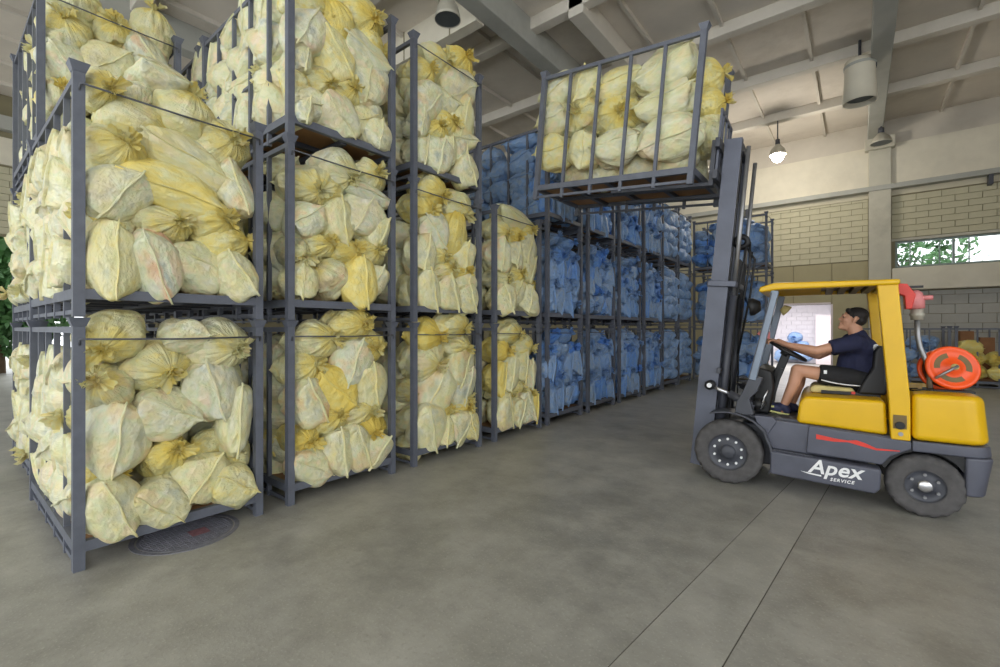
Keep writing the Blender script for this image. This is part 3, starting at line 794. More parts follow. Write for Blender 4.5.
face_x(X0, 'the bottom cage of the third yellow stack', y0=YS['C'], rows=[
    (448, 335, 50, 30, 'K', (14, 5), .5), (436, 350, 38, 33, 'K', (12, 0), .9), (422, 365, 40, 42, 'K', (8, 6), .35, .3), (476, 356, 28, 24, 'K', (6, 2), .4), (459, 377, 30, 42, 'S', 60, .3, .7),
    (475, 385, 23, 38, 'S', 75, .1), (431, 388, 36, 44, 'S', 58, .3, .6), (459, 400, 24, 22, 'K', (3, -2), .4), (476, 408, 22, 22, 'K', (3, -2), .6), (435, 414, 28, 24, 'K', (3, -2), .6),
    (430, 441, 30, 46, 'S', -75, .4), (462, 425, 26, 30, 'S', 50, .3), (478, 428, 17, 28, 'S', -70, .45), (446, 426, 18, 28, 'S', 80, .4),
    (407, 358, 20, 32, 'S', 80, .4), (407, 389, 20, 30, 'K', (0, 0), .5, .9), (408, 418, 20, 28, 'S', 60, .4), (408, 446, 20, 28, 'S', 80, .5)])
face_x(X0, 'the middle cage of the fourth yellow stack', y0=YS['D'], rows=[
    (501, 233, 20, 24, 'K', (3, 3), .4), (512, 240, 16, 22, 'K', (0, 2), .8), (513, 226, 36, 18, 'S', -10, .4), (503, 260, 19, 34, 'S', 80, .3, .6), (513, 257, 17, 28, 'S', 70, .3), (524, 258, 20, 32, 'S', 65, .3),
    (534, 268, 15, 28, 'S', 60, .4), (503, 282, 18, 20, 'K', (2, 0), .3), (519, 277, 20, 20, 'K', (2, -2), .45), (534, 288, 16, 16, 'N', 10, .7), (505, 300, 20, 30, 'S', -70, .4, .3), (518, 298, 18, 26, 'S', 50, .3),
    (531, 301, 20, 26, 'S', 70, .35), (530, 240, 16, 22, 'K', (2, 2), .5)])
face_x(X0, 'the bottom cage of the fourth yellow stack', y0=YS['D'], rows=[
    (510, 337, 30, 25, 'K', (6, 4), .45), (499, 352, 18, 26, 'K', (2, 2), .85), (531, 352, 19, 24, 'K', (3, 2), .4), (497, 378, 14, 32, 'S', 80, .8), (508, 372, 17, 36, 'S', 75, .4), (520, 370, 15, 32, 'S', 80, .4),
    (533, 373, 14, 28, 'S', 80, .15), (518, 389, 15, 16, 'K', (0, 0), .4), (532, 391, 15, 16, 'K', (0, 0), .7), (503, 398, 19, 18, 'K', (2, -1), .5), (503, 415, 20, 34, 'S', -70, .4, .3),
    (515, 411, 16, 28, 'S', 75, .4, .3), (526, 408, 17, 32, 'S', -70, .2, .4), (537, 408, 12, 26, 'S', 80, .9)])
# raised cage: sacks seen on its long side
face_y(LIFT[1], 'the raised cage', [
    (561, 93, 30, 34, 'S', 20, .25), (588, 89, 32, 34, 'S', 70, .5), (620, 87, 44, 30, 'S', 5, .45), (668, 72, 62, 46, 'S', 20, .2), (557, 121, 30, 32, 'S', 10, .2), (584, 117, 32, 36, 'K', (0, 0), .3, .6),
    (620, 115, 44, 38, 'K', (10, 4), .5), (668, 104, 66, 36, 'S', 5, .35, .3), (557, 153, 32, 36, 'S', 0, .55), (586, 152, 32, 34, 'S', 85, .45), (619, 149, 44, 38, 'S', 5, .2), (671, 139, 66, 44, 'S', 10, .15, .3)], inset=.30)
for px, py, kd, ye, sz in ((706, 80, 'K', .6, .42), (708, 108, 'K', .7, .40), (706, 138, 'S', .4, .40)):     # at the open end, towards the mast
    P, t = on_y(px, py, 5.80)
    put('yellow', P, .52, sz, kd, 70, PX, PY, 'the open end of the raised cage', ye, 0, kx=.1, ky=.2)

def side_grid(y, xs, zs, face, colr='yellow', n=NY, out=0.0, white=0.1):
    for j, z in enumerate(zs):
        for i, x in enumerate(xs):
            k = random.choice('SSSSSSSK' if colr == 'yellow' else 'SKK')
            P = Vector((x + random.uniform(-.05, .05) + (0.1 if j % 2 else -0.05), y + 0.24 - out * random.uniform(.3, 1), z + random.uniform(-.03, .03)))
            put(colr, P, random.uniform(.40, .48), random.uniform(.32, .40), k, random.choice((0, 20, 70, 85, -30)), n, PX, face, white + random.uniform(0, .2), random.choice((0, 0, .2)), kx=random.uniform(-.4, .4), ky=random.uniform(-.4, .4))
zz = lambda k: [k * H + .19 + v for v in (.18, .48, .78, 1.06)]
side_grid(YS['A'], [-4.5, -4.92, -5.34, -5.78], zz(0), 'the left side of the corner stack, bottom cage', out=.06)
side_grid(YS['A'], [-4.5, -4.92, -5.34, -5.78], zz(1), 'the left side of the corner stack, middle cage', out=.12)
side_grid(0.66, [-6.62, -7.1, -7.6, -8.1], zz(0), 'the left side of the back stack, bottom cage', out=.1)
side_grid(0.66, [-6.62, -7.1, -7.6, -8.1], zz(1), 'the left side of the back stack, middle cage', out=.12)
side_grid(0.66, [-6.68, -7.15, -7.65], zz(2), 'the left side of the back stack, top cage', out=.0)

def blue_front(y0, k, face, n=PX, right=PY, origin=None, span=W, stuff=None, dens=4):
    """rows of sacks heaped against one open front"""
    base = k * H + .19
    rows = [(.20, .40, 'S'), (.50, .30, 'K'), (.76, .38, 'S'), (1.04, .30, 'K'), (1.24, .24, 'K')]
    for j, (z, h, kd) in enumerate(rows):
        cnt = dens if j < 4 else dens - 2
        for i in range(cnt):
            u = (i + .5 + random.uniform(-.18, .18)) / cnt * (span - .12) + .06
            if j >= 4: u = span * (i + 1) / (cnt + 1) + random.uniform(-.12, .12)
            P = origin + right * u + Vector((0, 0, base + z + random.uniform(-.05, .05)))
            kk = kd if random.random() < .75 else random.choice('SKN')
            w = (span / dens) * random.uniform(1.0, 1.25); hh = h * random.uniform(1.0, 1.25)
            a = random.choice((80, 70, 95, 60, -70, 100)) if kk == 'S' else random.uniform(-40, 40)
            yel = random.choice((.05, .15, .3, .5, .75)); 
            if stuff is not None: stuff.append((P, w, hh, yel)); continue
            put('blue', P + n * random.uniform(-.08, -.02), w, hh, kk, a, n, right, face, yel, random.choice((0, 0, .4)), kx=random.uniform(-.5, .5), ky=random.uniform(-.3, .5), depth=.42)
far = []
for s in 'EFGHIJ':
    for k in range(3):
        blue_front(YS[s], k, 'the %s cage of the %s' % (LEV[k], SN[s]), origin=Vector((X0 - .14, YS[s], 0)), stuff=far if s in 'IJ' else None)
for k in range(3):
    blue_front(0, k, 'the %s cage behind the mast' % LEV[k], n=NY, right=PX, origin=Vector((-4.2, 15.53, 0)), span=2.06, dens=4)
face_y(YS['E'], 'the left side of the top cage of the first blue stack', [
    (495, 160, 18, 20, 'S', 0, .15), (525, 145, 36, 16, 'S', 5, .35), (523, 164, 40, 22, 'S', 15, .2), (526, 181, 26, 16, 'S', 5, .1), (497, 180, 22, 14, 'S', 0, .1), (498, 196, 20, 16, 'S', 5, .05),
    (520, 195, 16, 18, 'S', 80, .2), (536, 195, 18, 20, 'S', 60, .3), (519, 211, 18, 16, 'S', 10, .2), (536, 212, 20, 18, 'S', 10, .25), (499, 212, 20, 14, 'S', 0, .1)], colr='blue')
# sacks by the back wall
for i, (x, z, w) in enumerate(((.55, .45, .6), (1.15, .42, .62), (1.65, .45, .5), (.5, .85, .6), (1.05, .85, .55), (1.6, .82, .55), (.7, 1.25, .55), (1.45, 1.22, .7))):
    put('blue', Vector((x, 17.92, z)), w, .42, random.choice('SSK'), random.choice((0, 20, 80)), NY, PX, 'the cage by the wall behind the driver', .15, 0)
for i, (x, z, w) in enumerate(((2.5, .42, .5), (3.0, .42, .5), (3.5, .42, .5), (2.45, .8, .5), (2.95, .78, .5), (3.4, .8, .5), (2.4, 1.12, .5))):
    put('yellow', Vector((x, 17.92, z)), w, .4, random.choice('SSK'), random.choice((0, 20, 80)), NY, PX, 'the cage at the right edge by the wall', .8, 0)
for x, z in ((-2.9, .35), (-2.35, .38), (-1.95, .36), (-2.6, .8), (-2.1, .82), (-2.35, 1.2)):
    put('blue', Vector((x, 25.2, z)), .6, .46, random.choice('SK'), random.choice((0, 30)), NY, PX, 'the bright room behind the doorway', .3, 0)

# labels: row and order within each face
bytface = {}
for d in pool: bytface.setdefault(d['face'], []).append(d)
used = {}
for face, L in bytface.items():
    zmin = min(d['z'] for d in L)
    rows = {}
    for d in L: rows.setdefault(int((d['z'] - zmin + .12) / .3), []).append(d)
    for ri, r in enumerate(sorted(rows)):
        for i, d in enumerate(sorted(rows[r], key=lambda q: q['along'])):
            adj = ('pinkish' if d['pink'] > .5 else 'bright yellow' if d['yel'] > .7 else 'yellow' if d['yel'] > .42 else 'pale') if d['colr'] == 'yellow' else ('bright blue' if d['yel'] > .45 else 'blue')
            kind = {'K': 'knotted', 'S': 'seamed', 'N': 'tied'}[d['kind']]
            lab = '%s %s sack, %s row, %s from left, %s' % (adj, kind, ROW[min(ri, 6)], ORD[min(i, 11)], face.replace('the ', '').replace(' of ', ', ').replace('yellow stack', 'stack'))
            tag(d['o'], lab, 'sack', ('yellow' if d['colr'] == 'yellow' else 'blue') + ' sacks in ' + face)

# the sacks packed behind the front ones, and the farthest blue ones, too many to tell apart
def heap(name, mat, items, label):
    b = MB(); rng = random.Random(3)
    for P, w, h, dpt in items:
        v, f = LOWV[rng.randrange(4)]
        m = Matrix.LocRotScale(P, Matrix.Rotation(rng.uniform(0, 6.28), 3, 'X') @ Matrix.Rotation(rng.choice((1.57, -1.57)) + rng.uniform(-.4, .4), 3, 'Y'), Vector((h / 2, w / 2, dpt / 2)))
        b.add([m @ Vector(p) for p in v], f)
    o = b.build(name, mat, smooth=True); o.color = (.3, .1, 0, 1)
    return tag(o, label, 'sacks', kind='stuff')
def backing(x0, y0, k, top=1.0, skipfront=.5, out=None):
    for i in range(3):
        for z in (.22, .56, .9)[:3 if top >= 1 else 2]:
            for dx in (.62, 1.15, 1.68):
                out.append((Vector((x0 - dx, y0 + W * (i + .5) / 3, k * H + .2 + z + random.uniform(-.04, .04))), .46, .42, .56))
yl, bl = [], []
for s in 'ABCD':
    for k in range(NL[s]): backing(X0, YS[s], k, out=yl)
for y in (.72, 2.06):
    for k in range(3): backing(X2 + .1, y, k, out=yl)
for s in 'EFGHIJ':
    for k in range(3): backing(X0, YS[s], k, out=bl)
for k in range(3):
    for x in (-2.4, -2.9, -3.4, -3.9):
        for z in (.22, .56, .9): bl.append((Vector((x, 16.1, k * H + .2 + z)), .5, .42, .55))
cx, sn = math.cos(TILT), math.sin(TILT)
for i in range(4):
    for z in (.42, .76, 1.1):
        for y in (.55, .9):
            lx = -.35 - i * .46
            yl.append((Vector((LIFT[0] + lx * cx + z * sn, LIFT[1] + y, LIFT[2] - lx * sn + z * cx)), .46, .40, .5))
heap('packed_sacks', 'heap_yellow', yl, 'yellow sacks packed behind the front ones in the cages')
heap('packed_sacks', 'heap_blue', bl, 'blue sacks packed behind the front ones in the blue stacks')
fb = MB(); rng = random.Random(5)
for P, w, h, ye in far:
    v, f = LOWV[rng.randrange(4)]
    m = Matrix.LocRotScale(P, Matrix.Rotation(rng.uniform(-.4, .4), 3, 'X') @ Matrix.Rotation(rng.choice((1.57, -1.57)) + rng.uniform(-.4, .4), 3, 'Y') @ Matrix.Rotation(rng.uniform(0, 3), 3, 'Z'), Vector((h / 2, w / 2, .21)))
    fb.add([m @ Vector(p) for p in v], f)
fo = fb.build('far_sacks', 'heap_blue', smooth=True); fo.color = (.3, .1, 0, 1)
tag(fo, 'blue sacks in the farthest two stacks of the row', 'sacks', kind='stuff')

# ------------------------------------------------------------------ forklift (local: x to the rear, y away from the camera, origin under the near front wheel)
fk = empty('forklift', (-1.075, 5.17, 0)); fk.rotation_euler.z = R(3.3)
tag(fk, 'yellow and charcoal counterbalance forklift lifting a cage of sacks', 'forklift')
FW = 1.14
def part(mb, name, mat, bevel=0.0, smooth=False, parent=None, label=None, seg=2):
    return mb.build(name, mat, parent or fk, smooth, bevel, seg, label)
def wheel(x, y, rad, width, sgn, rim_r, front):
    """tyre with rim; sgn = -1 when the outer face looks to -y"""
    b = MB(); n = 72; w = width
    prof = [(rim_r, -w * .42), (rad * .80, -w * .5), (rad * .92, -w * .49), (rad * .985, -w * .40), (rad, -w * .2), (rad, w * .2), (rad * .985, w * .40), (rad * .92, w * .49), (rad * .80, w * .5), (rim_r, w * .42)]
    m = len(prof)
    for i in range(n):
        t = 2 * math.pi * i / n
        for k, (r, h) in enumerate(prof):
            if k in (2, 3, 6, 7): r = r * (1.0 if i % 4 < 2 else 0.955)
            b.v.append((x + r * math.cos(t), y + h, rad + r * math.sin(t)))
    for i in range(n):
        j = (i + 1) % n
        for k in range(m - 1): b.f.append((i * m + k, j * m + k, j * m + k + 1, i * m + k + 1))
    ty = part(b, 'tyre', 'rubber', smooth=True)
    yo = y + sgn * w * .38
    rim = part(MB().lathe([(rim_r * 1.04, w * .45), (rim_r * 1.04, w * .36), (rim_r * .92, w * .30), (rim_r * .55, w * .24), (rim_r * .5, w * .30), (0.001, w * .30)], (x, y, rad), (0, sgn, 0), 40), 'rim', 'dark_grey', smooth=True)
    hub = MB().lathe([(rim_r * .42, w * .26), (rim_r * .38, w * .42), (rim_r * .24, w * .46), (0.001, w * .47)], (x, y, rad), (0, sgn, 0), 24)
    part(hub, 'hub', 'chrome' if not front else 'dark_grey', smooth=True, parent=rim)
    for i in range(10 if front else 6):
        t = 2 * math.pi * (i + .5) / (10 if front else 6); rr = rim_r * .72
        c = Vector((x + rr * math.cos(t), y + sgn * w * .25, rad + rr * math.sin(t)))
        part(MB().cyl(c, c + Vector((0, sgn * .022, 0)), .013, n=6), 'bolt', 'white' if front else 'steel', parent=rim)
for yy, sg in ((.10, -1), (FW - .10, 1)):
    wheel(0, yy, .33, .21, sg, .185, True)
    wheel(1.527, yy + (.02 if sg < 0 else -.02), .265, .18, sg, .135, False)
part(MB().cyl((0, .2, .33), (0, FW - .2, .33), .09), 'axle', 'dark_grey', smooth=True)
part(MB().cyl((1.527, .2, .27), (1.527, FW - .2, .27), .06), 'axle', 'dark_grey', smooth=True)
# frame
part(MB().prism([(.37, .42), (1.22, .40), (1.27, .47), (1.36, .545), (1.44, .575), (1.44, .66), (1.29, .665), (.61, .70), (.44, .71), (.33, .66), (.35, .52)], .05, FW - .05), 'frame', 'body_grey', .015)
for ya, yb in ((-.03, .16), (FW - .16, FW + .03)):
    part(MB().prism([(.385, .185), (1.19, .15), (1.225, .20), (1.235, .375), (.385, .415)], ya, yb), 'side_skirt', 'body_grey', .02)
    part(MB().prism([(.39, .418), (.74, .402), (.74, .412), (.39, .428)], ya + .02, yb), 'step_tread', 'dark_grey')
    part(MB().prism([(.70, .69), (.68, .43), (1.24, .405), (1.30, .49), (1.40, .55), (1.44, .575), (1.44, .64), (1.29, .655)], ya + .06, yb - .02 if ya < .5 else yb - .06), 'side_panel', 'body_grey', .012)
part(MB().box((-.12, .24, .2), (.4, FW - .24, .62)), 'drive_housing', 'dark_grey', .03)
part(MB().box((.10, .10, .70), (.66, FW - .10, .725)), 'floor_plate', 'dark_grey')
# front fenders
for ya, yb in ((-.02, .24), (FW - .24, FW + .02)):
    b = MB(); pts = []
    for i in range(15):
        t = R(112 - 128 * i / 14)
        pts.append((.445 * math.cos(t) * (1.0 if t > R(30) else .93), .33 + .43 * math.sin(t)))
    pts[-1] = (.385, .19)
    inner = [(p[0] - (.018 if i > 6 else .004), p[1] - .018) for i, p in enumerate(pts)]
    part(b.prism(pts + inner[::-1], ya, yb), 'fender', 'dark_grey', .004)
# fender supports carrying the front pillars
for ya, yb in ((.03, .12), (FW - .12, FW - .03)):
    part(MB().prism([(.20, 1.14), (.32, 1.12), (.27, .98), (.20, .90), (.24, .74), (.06, .72), (.08, .86), (.14, .98)], ya, yb), 'pillar_bracket', 'dark_grey', .01)
    part(MB().prism([(.24, .74), (.40, .74), (.44, .70), (.36, .55), (.28, .62)], ya, yb), 'fender_gusset', 'body_grey', .01)
# hood
hb = part(MB().prism([(.60, .70), (.625, .90), (.665, .965), (1.27, .975), (1.285, .665), (.9, .685)], .06, FW - .06), 'hood', 'yellow', .035, seg=3)
# counterweight: upper yellow, lower charcoal with the wheel arch
def cw_plan(z0, z1, xr0, xr1, xf=1.44, y0=.02, y1=FW - .02, cr=.16):
    b = MB(); rings = []
    for z, xr in ((z0, xr0), (z1, xr1)):
        p = [(xf, y0)]
        for i in range(7):
            t = R(-90 + 90 * i / 6); p.append((xr - cr + cr * math.cos(t), y0 + cr + cr * math.sin(t)))
        for i in range(7):
            t = R(90 * i / 6); p.append((xr - cr + cr * math.cos(t), y1 - cr + cr * math.sin(t)))
        p.append((xf, y1)); rings.append([(x, y, z) for x, y in p])
    n = len(rings[0])
    return b.add(rings[0] + rings[1], [tuple(range(n))[::-1], tuple(range(n, 2 * n))] + [(i, (i + 1) % n, n + (i + 1) % n, n + i) for i in range(n)])
part(cw_plan(.655, 1.06, 1.935, 1.90), 'counterweight_top', 'yellow', .05, seg=3)
part(cw_plan(.56, .652, 1.95, 1.94), 'counterweight_band', 'body_grey', .012)
part(cw_plan(.235, .56, 1.90, 1.95, xf=1.77, y0=.03, y1=FW - .03, cr=.10), 'counterweight_base', 'body_grey', .02)
b = MB(); po = []
for i in range(9):
    t = R(158 - 148 * i / 8); po.append((1.527 + .30 * math.cos(t) * 0.95, .265 + .30 * math.sin(t)))
part(b.prism([(1.24, .40)] + po + [(1.79, .30), (1.80, .56), (1.44, .58), (1.30, .50)], .06, .075), 'arch_liner', 'black')
part(MB().box((1.30, .30, .2), (1.78, FW - .30, .56)), 'steer_housing', 'black')
# overhead guard
for ya, yb in ((.02, .10), (FW - .10, FW - .02)):
    rp = part(MB().prism([(1.30, .645), (1.432, .645), (1.43, 1.0), (1.35, 2.02), (1.205, 2.02), (1.285, 1.0)], ya, yb), 'rear_pillar', 'yellow', .012)
    yf = ya if ya < .5 else yb; sg = -1 if ya < .5 else 1
    part(MB().box((1.315, yf - .004, .745), (1.405, yf + .004, .865)), 'latch_recess', 'brown', parent=rp)
    part(MB().cyl((1.36, yf - .02 * (1 if sg < 0 else -1), .775), (1.36, yf, .775), .034, n=16), 'latch_handle', 'black', .006, parent=rp)
    part(MB().cyl((1.365, yf + sg * .006, .70), (1.365, yf, .70), .018), 'bolt', 'steel', parent=rp)
    part(MB().bar((.425, (ya + yb) / 2, 2.0), (.225, (ya + yb) / 2, 1.10), .065, .095, (0, 1, 0)), 'front_pillar', 'pillar_grey', .008)
    part(MB().bar((.398, ya - .002 if ya < .5 else yb + .002, 1.98), (.198, ya - .002 if ya < .5 else yb + .002, 1.12), .01, .03, (0, 1, 0)), 'pillar_groove', 'dark_grey')
for ya, yb in ((.0, .09), (FW - .09, FW)):
    part(MB().prism([(.28, 1.995), (.31, 1.985), (.46, 2.005), (1.36, 2.005), (1.365, 2.055), (.42, 2.075), (.30, 2.04)], ya, yb), 'roof_rail', 'yellow', .018)
part(MB().box((.285, .09, 1.99), (.40, FW - .09, 2.05)), 'roof_crossbar', 'yellow', .015)
part(MB().box((1.25, .09, 1.99), (1.36, FW - .09, 2.05)), 'roof_crossbar', 'yellow', .015)
part(MB().box((.40, .09, 2.01), (.80, FW - .09, 2.035)), 'roof_panel', 'yellow_matte')
part(MB().box((.80, .09, 2.042), (1.25, FW - .09, 2.05)), 'roof_panel', 'brown')
for k in range(4): part(MB().box((.84 + k * .105, .09, 2.0), (.90 + k * .105, FW - .09, 2.04)), 'roof_slat', 'brown')
# lettering
def text_part(txt, size, x, z, y, mat, shear=0.0, offs=0.0, parent=None, name='lettering', spacing=1.0):
    cu = bpy.data.curves.new(name, 'FONT'); cu.body = txt; cu.size = size; cu.shear = shear; cu.offset = offs; cu.extrude = 0.0015; cu.space_character = spacing; cu.resolution_u = 4
    t = bpy.data.objects.new(name, cu); COL.objects.link(t)
    dg = bpy.context.evaluated_depsgraph_get(); dg.update()
    me = bpy.data.meshes.new_from_object(t.evaluated_get(dg)); bpy.data.objects.remove(t)
    me.transform(Matrix.Translation((x, y, z)) @ Matrix.Rotation(R(90), 4, 'X'))
    me.materials.clear(); me.materials.append(M[mat])
    return link(name, me, parent or fk)
text_part('Apex', .178, .70, .265, -.034, 'white', .28, .0035, spacing=1.04)
text_part('SERVICE', .040, .865, .212, -.034, 'white', .25, .001, spacing=1.25)
part(MB().prism([(.64, .262), (.70, .246), (.80, .236), (.80, .250), (.74, .254)], -.0345, -.031), 'swoosh', 'white')
part(MB().prism([(.76, .572), (.90, .565), (1.0, .575), (1.10, .552), (1.20, .532), (1.36, .545), (1.36, .552), (1.20, .550), (1.12, .585), (1.06, .602), (1.0, .59), (.90, .596), (.76, .618)], .0255, .029), 'red_stripe', 'red')
# ---- mast, tilted back
mast = Matrix.Translation((-.30, 0, .15)) @ Matrix.Rotation(TILT, 4, 'Y')
def mt(p): return mast @ Vector(p)
def mbox(mb, a, b): return mb.box(a, b, mast)
for yc in (.20, FW - .20):
    sg = 1 if yc < .5 else -1
    b = MB(); mbox(b, (-.10, yc - .02, -.05), (.10, yc + .02, 2.0)); mbox(b, (-.10, yc, -.05), (-.075, yc + sg * .09, 2.0)); mbox(b, (.075, yc, -.05), (.10, yc + sg * .09, 2.0))
    part(b, 'outer_mast_rail', 'mast_grey')
    yi = yc + sg * .065
    b = MB(); mbox(b, (-.085, yi - .018, .9), (.085, yi + .018, 3.55)); mbox(b, (-.085, yi, .9), (-.062, yi + sg * .07, 3.55)); mbox(b, (.062, yi, .9), (.085, yi + sg * .07, 3.55))
    part(b, 'inner_mast_rail', 'mast_grey')
    part(MB().cyl(mt((.15, yc + sg * .07, .05)), mt((.15, yc + sg * .07, 1.85)), .04), 'lift_cylinder', 'dark_grey', smooth=True)
    part(MB().cyl(mt((.15, yc + sg * .07, 1.85)), mt((.15, yc + sg * .07, 3.45)), .022), 'lift_rod', 'steel', smooth=True)
    part(MB().bar(mt((.02, yc + sg * .19, .9)), mt((.02, yc + sg * .19, 3.45)), .03, .018), 'chain', 'black')
    part(MB().tube([mt((.13, yc + sg * .16, z)) for z in (.1, .6, 1.2, 1.9)], .012), 'hose', 'black', smooth=True)
    part(MB().tube([mt((.20 + .03 * math.sin(z * 3), yc + sg * .12, z)) for z in (.3, .6, 1.0, 1.4, 1.8, 2.1, 2.4)], .009), 'hose', 'black', smooth=True)
for z, x0, x1, mat in ((.15, -.02, .1, 'dark_grey'), (1.94, -.10, .18, 'mast_grey'), (1.0, .08, .12, 'dark_grey')):
    b = MB(); mbox(b, (x0, .14, z), (x1, FW - .14, z + .06)); part(b, 'mast_crossbeam', mat, .006)
for z in (1.2, 3.46):
    b = MB(); mbox(b, (-.02, .27, z), (.08, FW - .27, z + .08)); part(b, 'inner_crossbeam', 'dark_grey', .006)
part(MB().lathe([(.03, -.02), (.085, -.025), (.075, 0), (.085, .025), (.03, .02)], mt((.16, .40, 2.45)), (0, 1, 0), 24, True), 'pulley', 'black', smooth=True)
part(MB().tube([mt(p) for p in ((.24, .40, 2.45), (.26, .40, 2.2), (.24, .40, 1.9), (.22, .42, 1.5))], .012), 'hose', 'black', smooth=True)
part(MB().tube([mt(p) for p in ((.16, .72, 2.45), (.27, .72, 2.3), (.26, .72, 1.9), (.20, .7, 1.2))], .012), 'hose', 'black', smooth=True)
# grille across the mast top behind the crossbeam
for k in range(6):
    y = .30 + k * .10
    b = MB(); mbox(b, (.165, y, 1.90), (.18, y + .02, 2.25)); part(b, 'guard_bar', 'black')
# carriage and forks
cz = 3.10
b = MB(); mbox(b, (-.16, .12, cz), (-.11, FW - .12, cz + .10)); part(b, 'carriage_bar', 'dark_grey', .005)
b = MB(); mbox(b, (-.16, .12, cz + .34), (-.11, FW - .12, cz + .44)); part(b, 'carriage_bar', 'dark_grey', .005)
for y in (.24, .36, .56, .74, .86):
    b = MB(); mbox(b, (-.155, y - .014, cz + .10), (-.13, y + .014, cz + .75)); part(b, 'backrest_bar', 'mast_grey')
b = MB(); mbox(b, (-.155, .22, cz + .75), (-.13, .88, cz + .79)); part(b, 'backrest_top', 'mast_grey')
for y in (.30, FW - .30):
    b = MB(); mbox(b, (-.215, y - .06, cz - .04), (-.165, y + .06, cz + .46)); mbox(b, (-1.35, y - .06, cz - .04), (-.215, y + .06, cz - .0))
    part(b, 'fork', 'dark_grey', .004)
# tilt cylinders
for y in (.12, FW - .12):
    part(MB().cyl((-.17, y, 1.0), (.02, y, .92), .022), 'tilt_rod', 'chrome', smooth=True)
    part(MB().cyl((.0, y, .93), (.24, y, .82), .042), 'tilt_cylinder', 'dark_grey', smooth=True)
    part(MB().cyl((-.185, y - .05, 1.01), (-.185, y + .05, 1.01), .05), 'tilt_pin', 'black', smooth=True)
    part(MB().cyl((-.185, y - .06, 1.01), (-.185, y - .05, 1.01), .025), 'tilt_pin_cap', 'white')
    part(MB().cyl((.28, y - .04, .84), (.28, y + .06, .84), .055), 'brake_drum', 'black', smooth=True)
part(MB().tube([(.36, .08, 1.0), (.33, .07, .93), (.30, .07, .80)], .008), 'lever', 'chrome', smooth=True)
# dashboard, column, wheel
part(MB().prism([(.22, .73), (.36, .73), (.40, 1.0), (.38, 1.18), (.25, 1.22), (.20, 1.0)], .25, FW - .25), 'dashboard', 'black', .03)
part(MB().bar((.32, .52, .85), (.50, .52, 1.36), .07, .08), 'steering_column', 'black', .01)
part(MB().bar((.36, .42, .80), (.46, .42, 1.20), .03, .03), 'column_brace', 'black')
SWc = Vector((.505, .52, 1.385)); ax = Vector((.52, 0, .854)).normalized()
u1 = Vector((ax.z, 0, -ax.x)); u2 = Vector((0, 1, 0))
sw = part(MB().tube([SWc + (u1 * math.cos(R(12 * i)) + u2 * math.sin(R(12 * i))) * .19 for i in range(31)], .016), 'steering_wheel', 'black', smooth=True)
for t in (90, 210, 330):
    part(MB().bar(SWc - ax * .03, SWc + (u1 * math.cos(R(t)) + u2 * math.sin(R(t))) * .185, .03, .012), 'spoke', 'black', parent=sw)
part(MB().cyl(SWc - ax * .06, SWc + ax * .005, .045), 'wheel_hub', 'black', smooth=True, parent=sw)
for k in range(3):
    part(MB().tube([(.45, .72 + k * .05, 1.15), (.52, .72 + k * .05, 1.34)], .008), 'lever', 'black', smooth=True)
    part(MB().sphere((.525, .72 + k * .05, 1.36), .02), 'lever_knob', 'black', smooth=True)
# work lights by the far front pillar
for y, z in ((.85, 1.86), (.18, 1.60)):
    part(MB().lathe([(.001, 0), (.035, .0), (.06, .05), (.062, .07), (.001, .075)], (.44 if y > .5 else .34, y, z), (.7 if y > .5 else -.3, 0, -.6), 20), 'work_light', 'cream' if y > .5 else 'pink', smooth=True)
part(MB().lathe([(.001, 0), (.05, .0), (.09, .06), (.095, .1), (.001, .1)], (.28, .25, 1.86), (-1, 0, -.1), 20), 'head_lamp', 'black', smooth=True)
# seat
part(MB().prism([(.72, .97), (.70, 1.01), (.74, 1.05), (1.05, 1.04), (1.08, .99)], .36, .78), 'seat_cushion', 'cream', .02)
part(MB().box((.80, .34, .975), (1.26, .80, 1.005)), 'seat_rail', 'black')
sb = part(MB().prism([(1.08, .99), (1.30, .99), (1.31, 1.30), (1.295, 1.44), (1.25, 1.47), (1.21, 1.40), (1.20, 1.25), (1.13, 1.12)], .32, .82), 'seat_back', 'black', .04, seg=3)
part(MB().box((1.04, .335, .985), (1.07, .345, 1.01)), 'buckle', 'red')
# bent pipe and beacon behind the rear pillar
part(MB().tube([(1.60, .35, 1.05), (1.60, .35, 1.22), (1.585, .35, 1.30), (1.535, .35, 1.45), (1.52, .35, 1.55), (1.515, .35, 1.72)], .022, 12), 'bent_pipe', 'steel', smooth=True)
part(MB().lathe([(.001, 0), (.045, 0), (.045, .03), (.052, .035), (.052, .06), (.045, .065), (.045, .1), (.001, .1)], (1.515, .35, 1.70), (0, 0, 1), 20), 'beacon_base', 'lamp_metal', smooth=True)
part(MB().lathe([(.001, 0), (.055, 0), (.062, .06), (.055, .14), (.03, .17), (.001, .175)], (1.515, .35, 1.80), (-.12, 0, 1), 20), 'beacon', 'pink', smooth=True)
part(MB().cyl((1.52, .35, 1.90), (1.62, .33, 1.90), .025, .02), 'beacon_nozzle', 'pink', smooth=True)
part(MB().prism([(1.355, 2.04), (1.44, 2.03), (1.50, 1.93), (1.47, 1.80), (1.43, 1.80), (1.42, 1.92), (1.355, 1.95)], .28, .40), 'red_bracket', 'red', .008)
part(MB().box((1.43, .29, 1.99), (1.55, .33, 2.01)), 'bracket_arm', 'black')

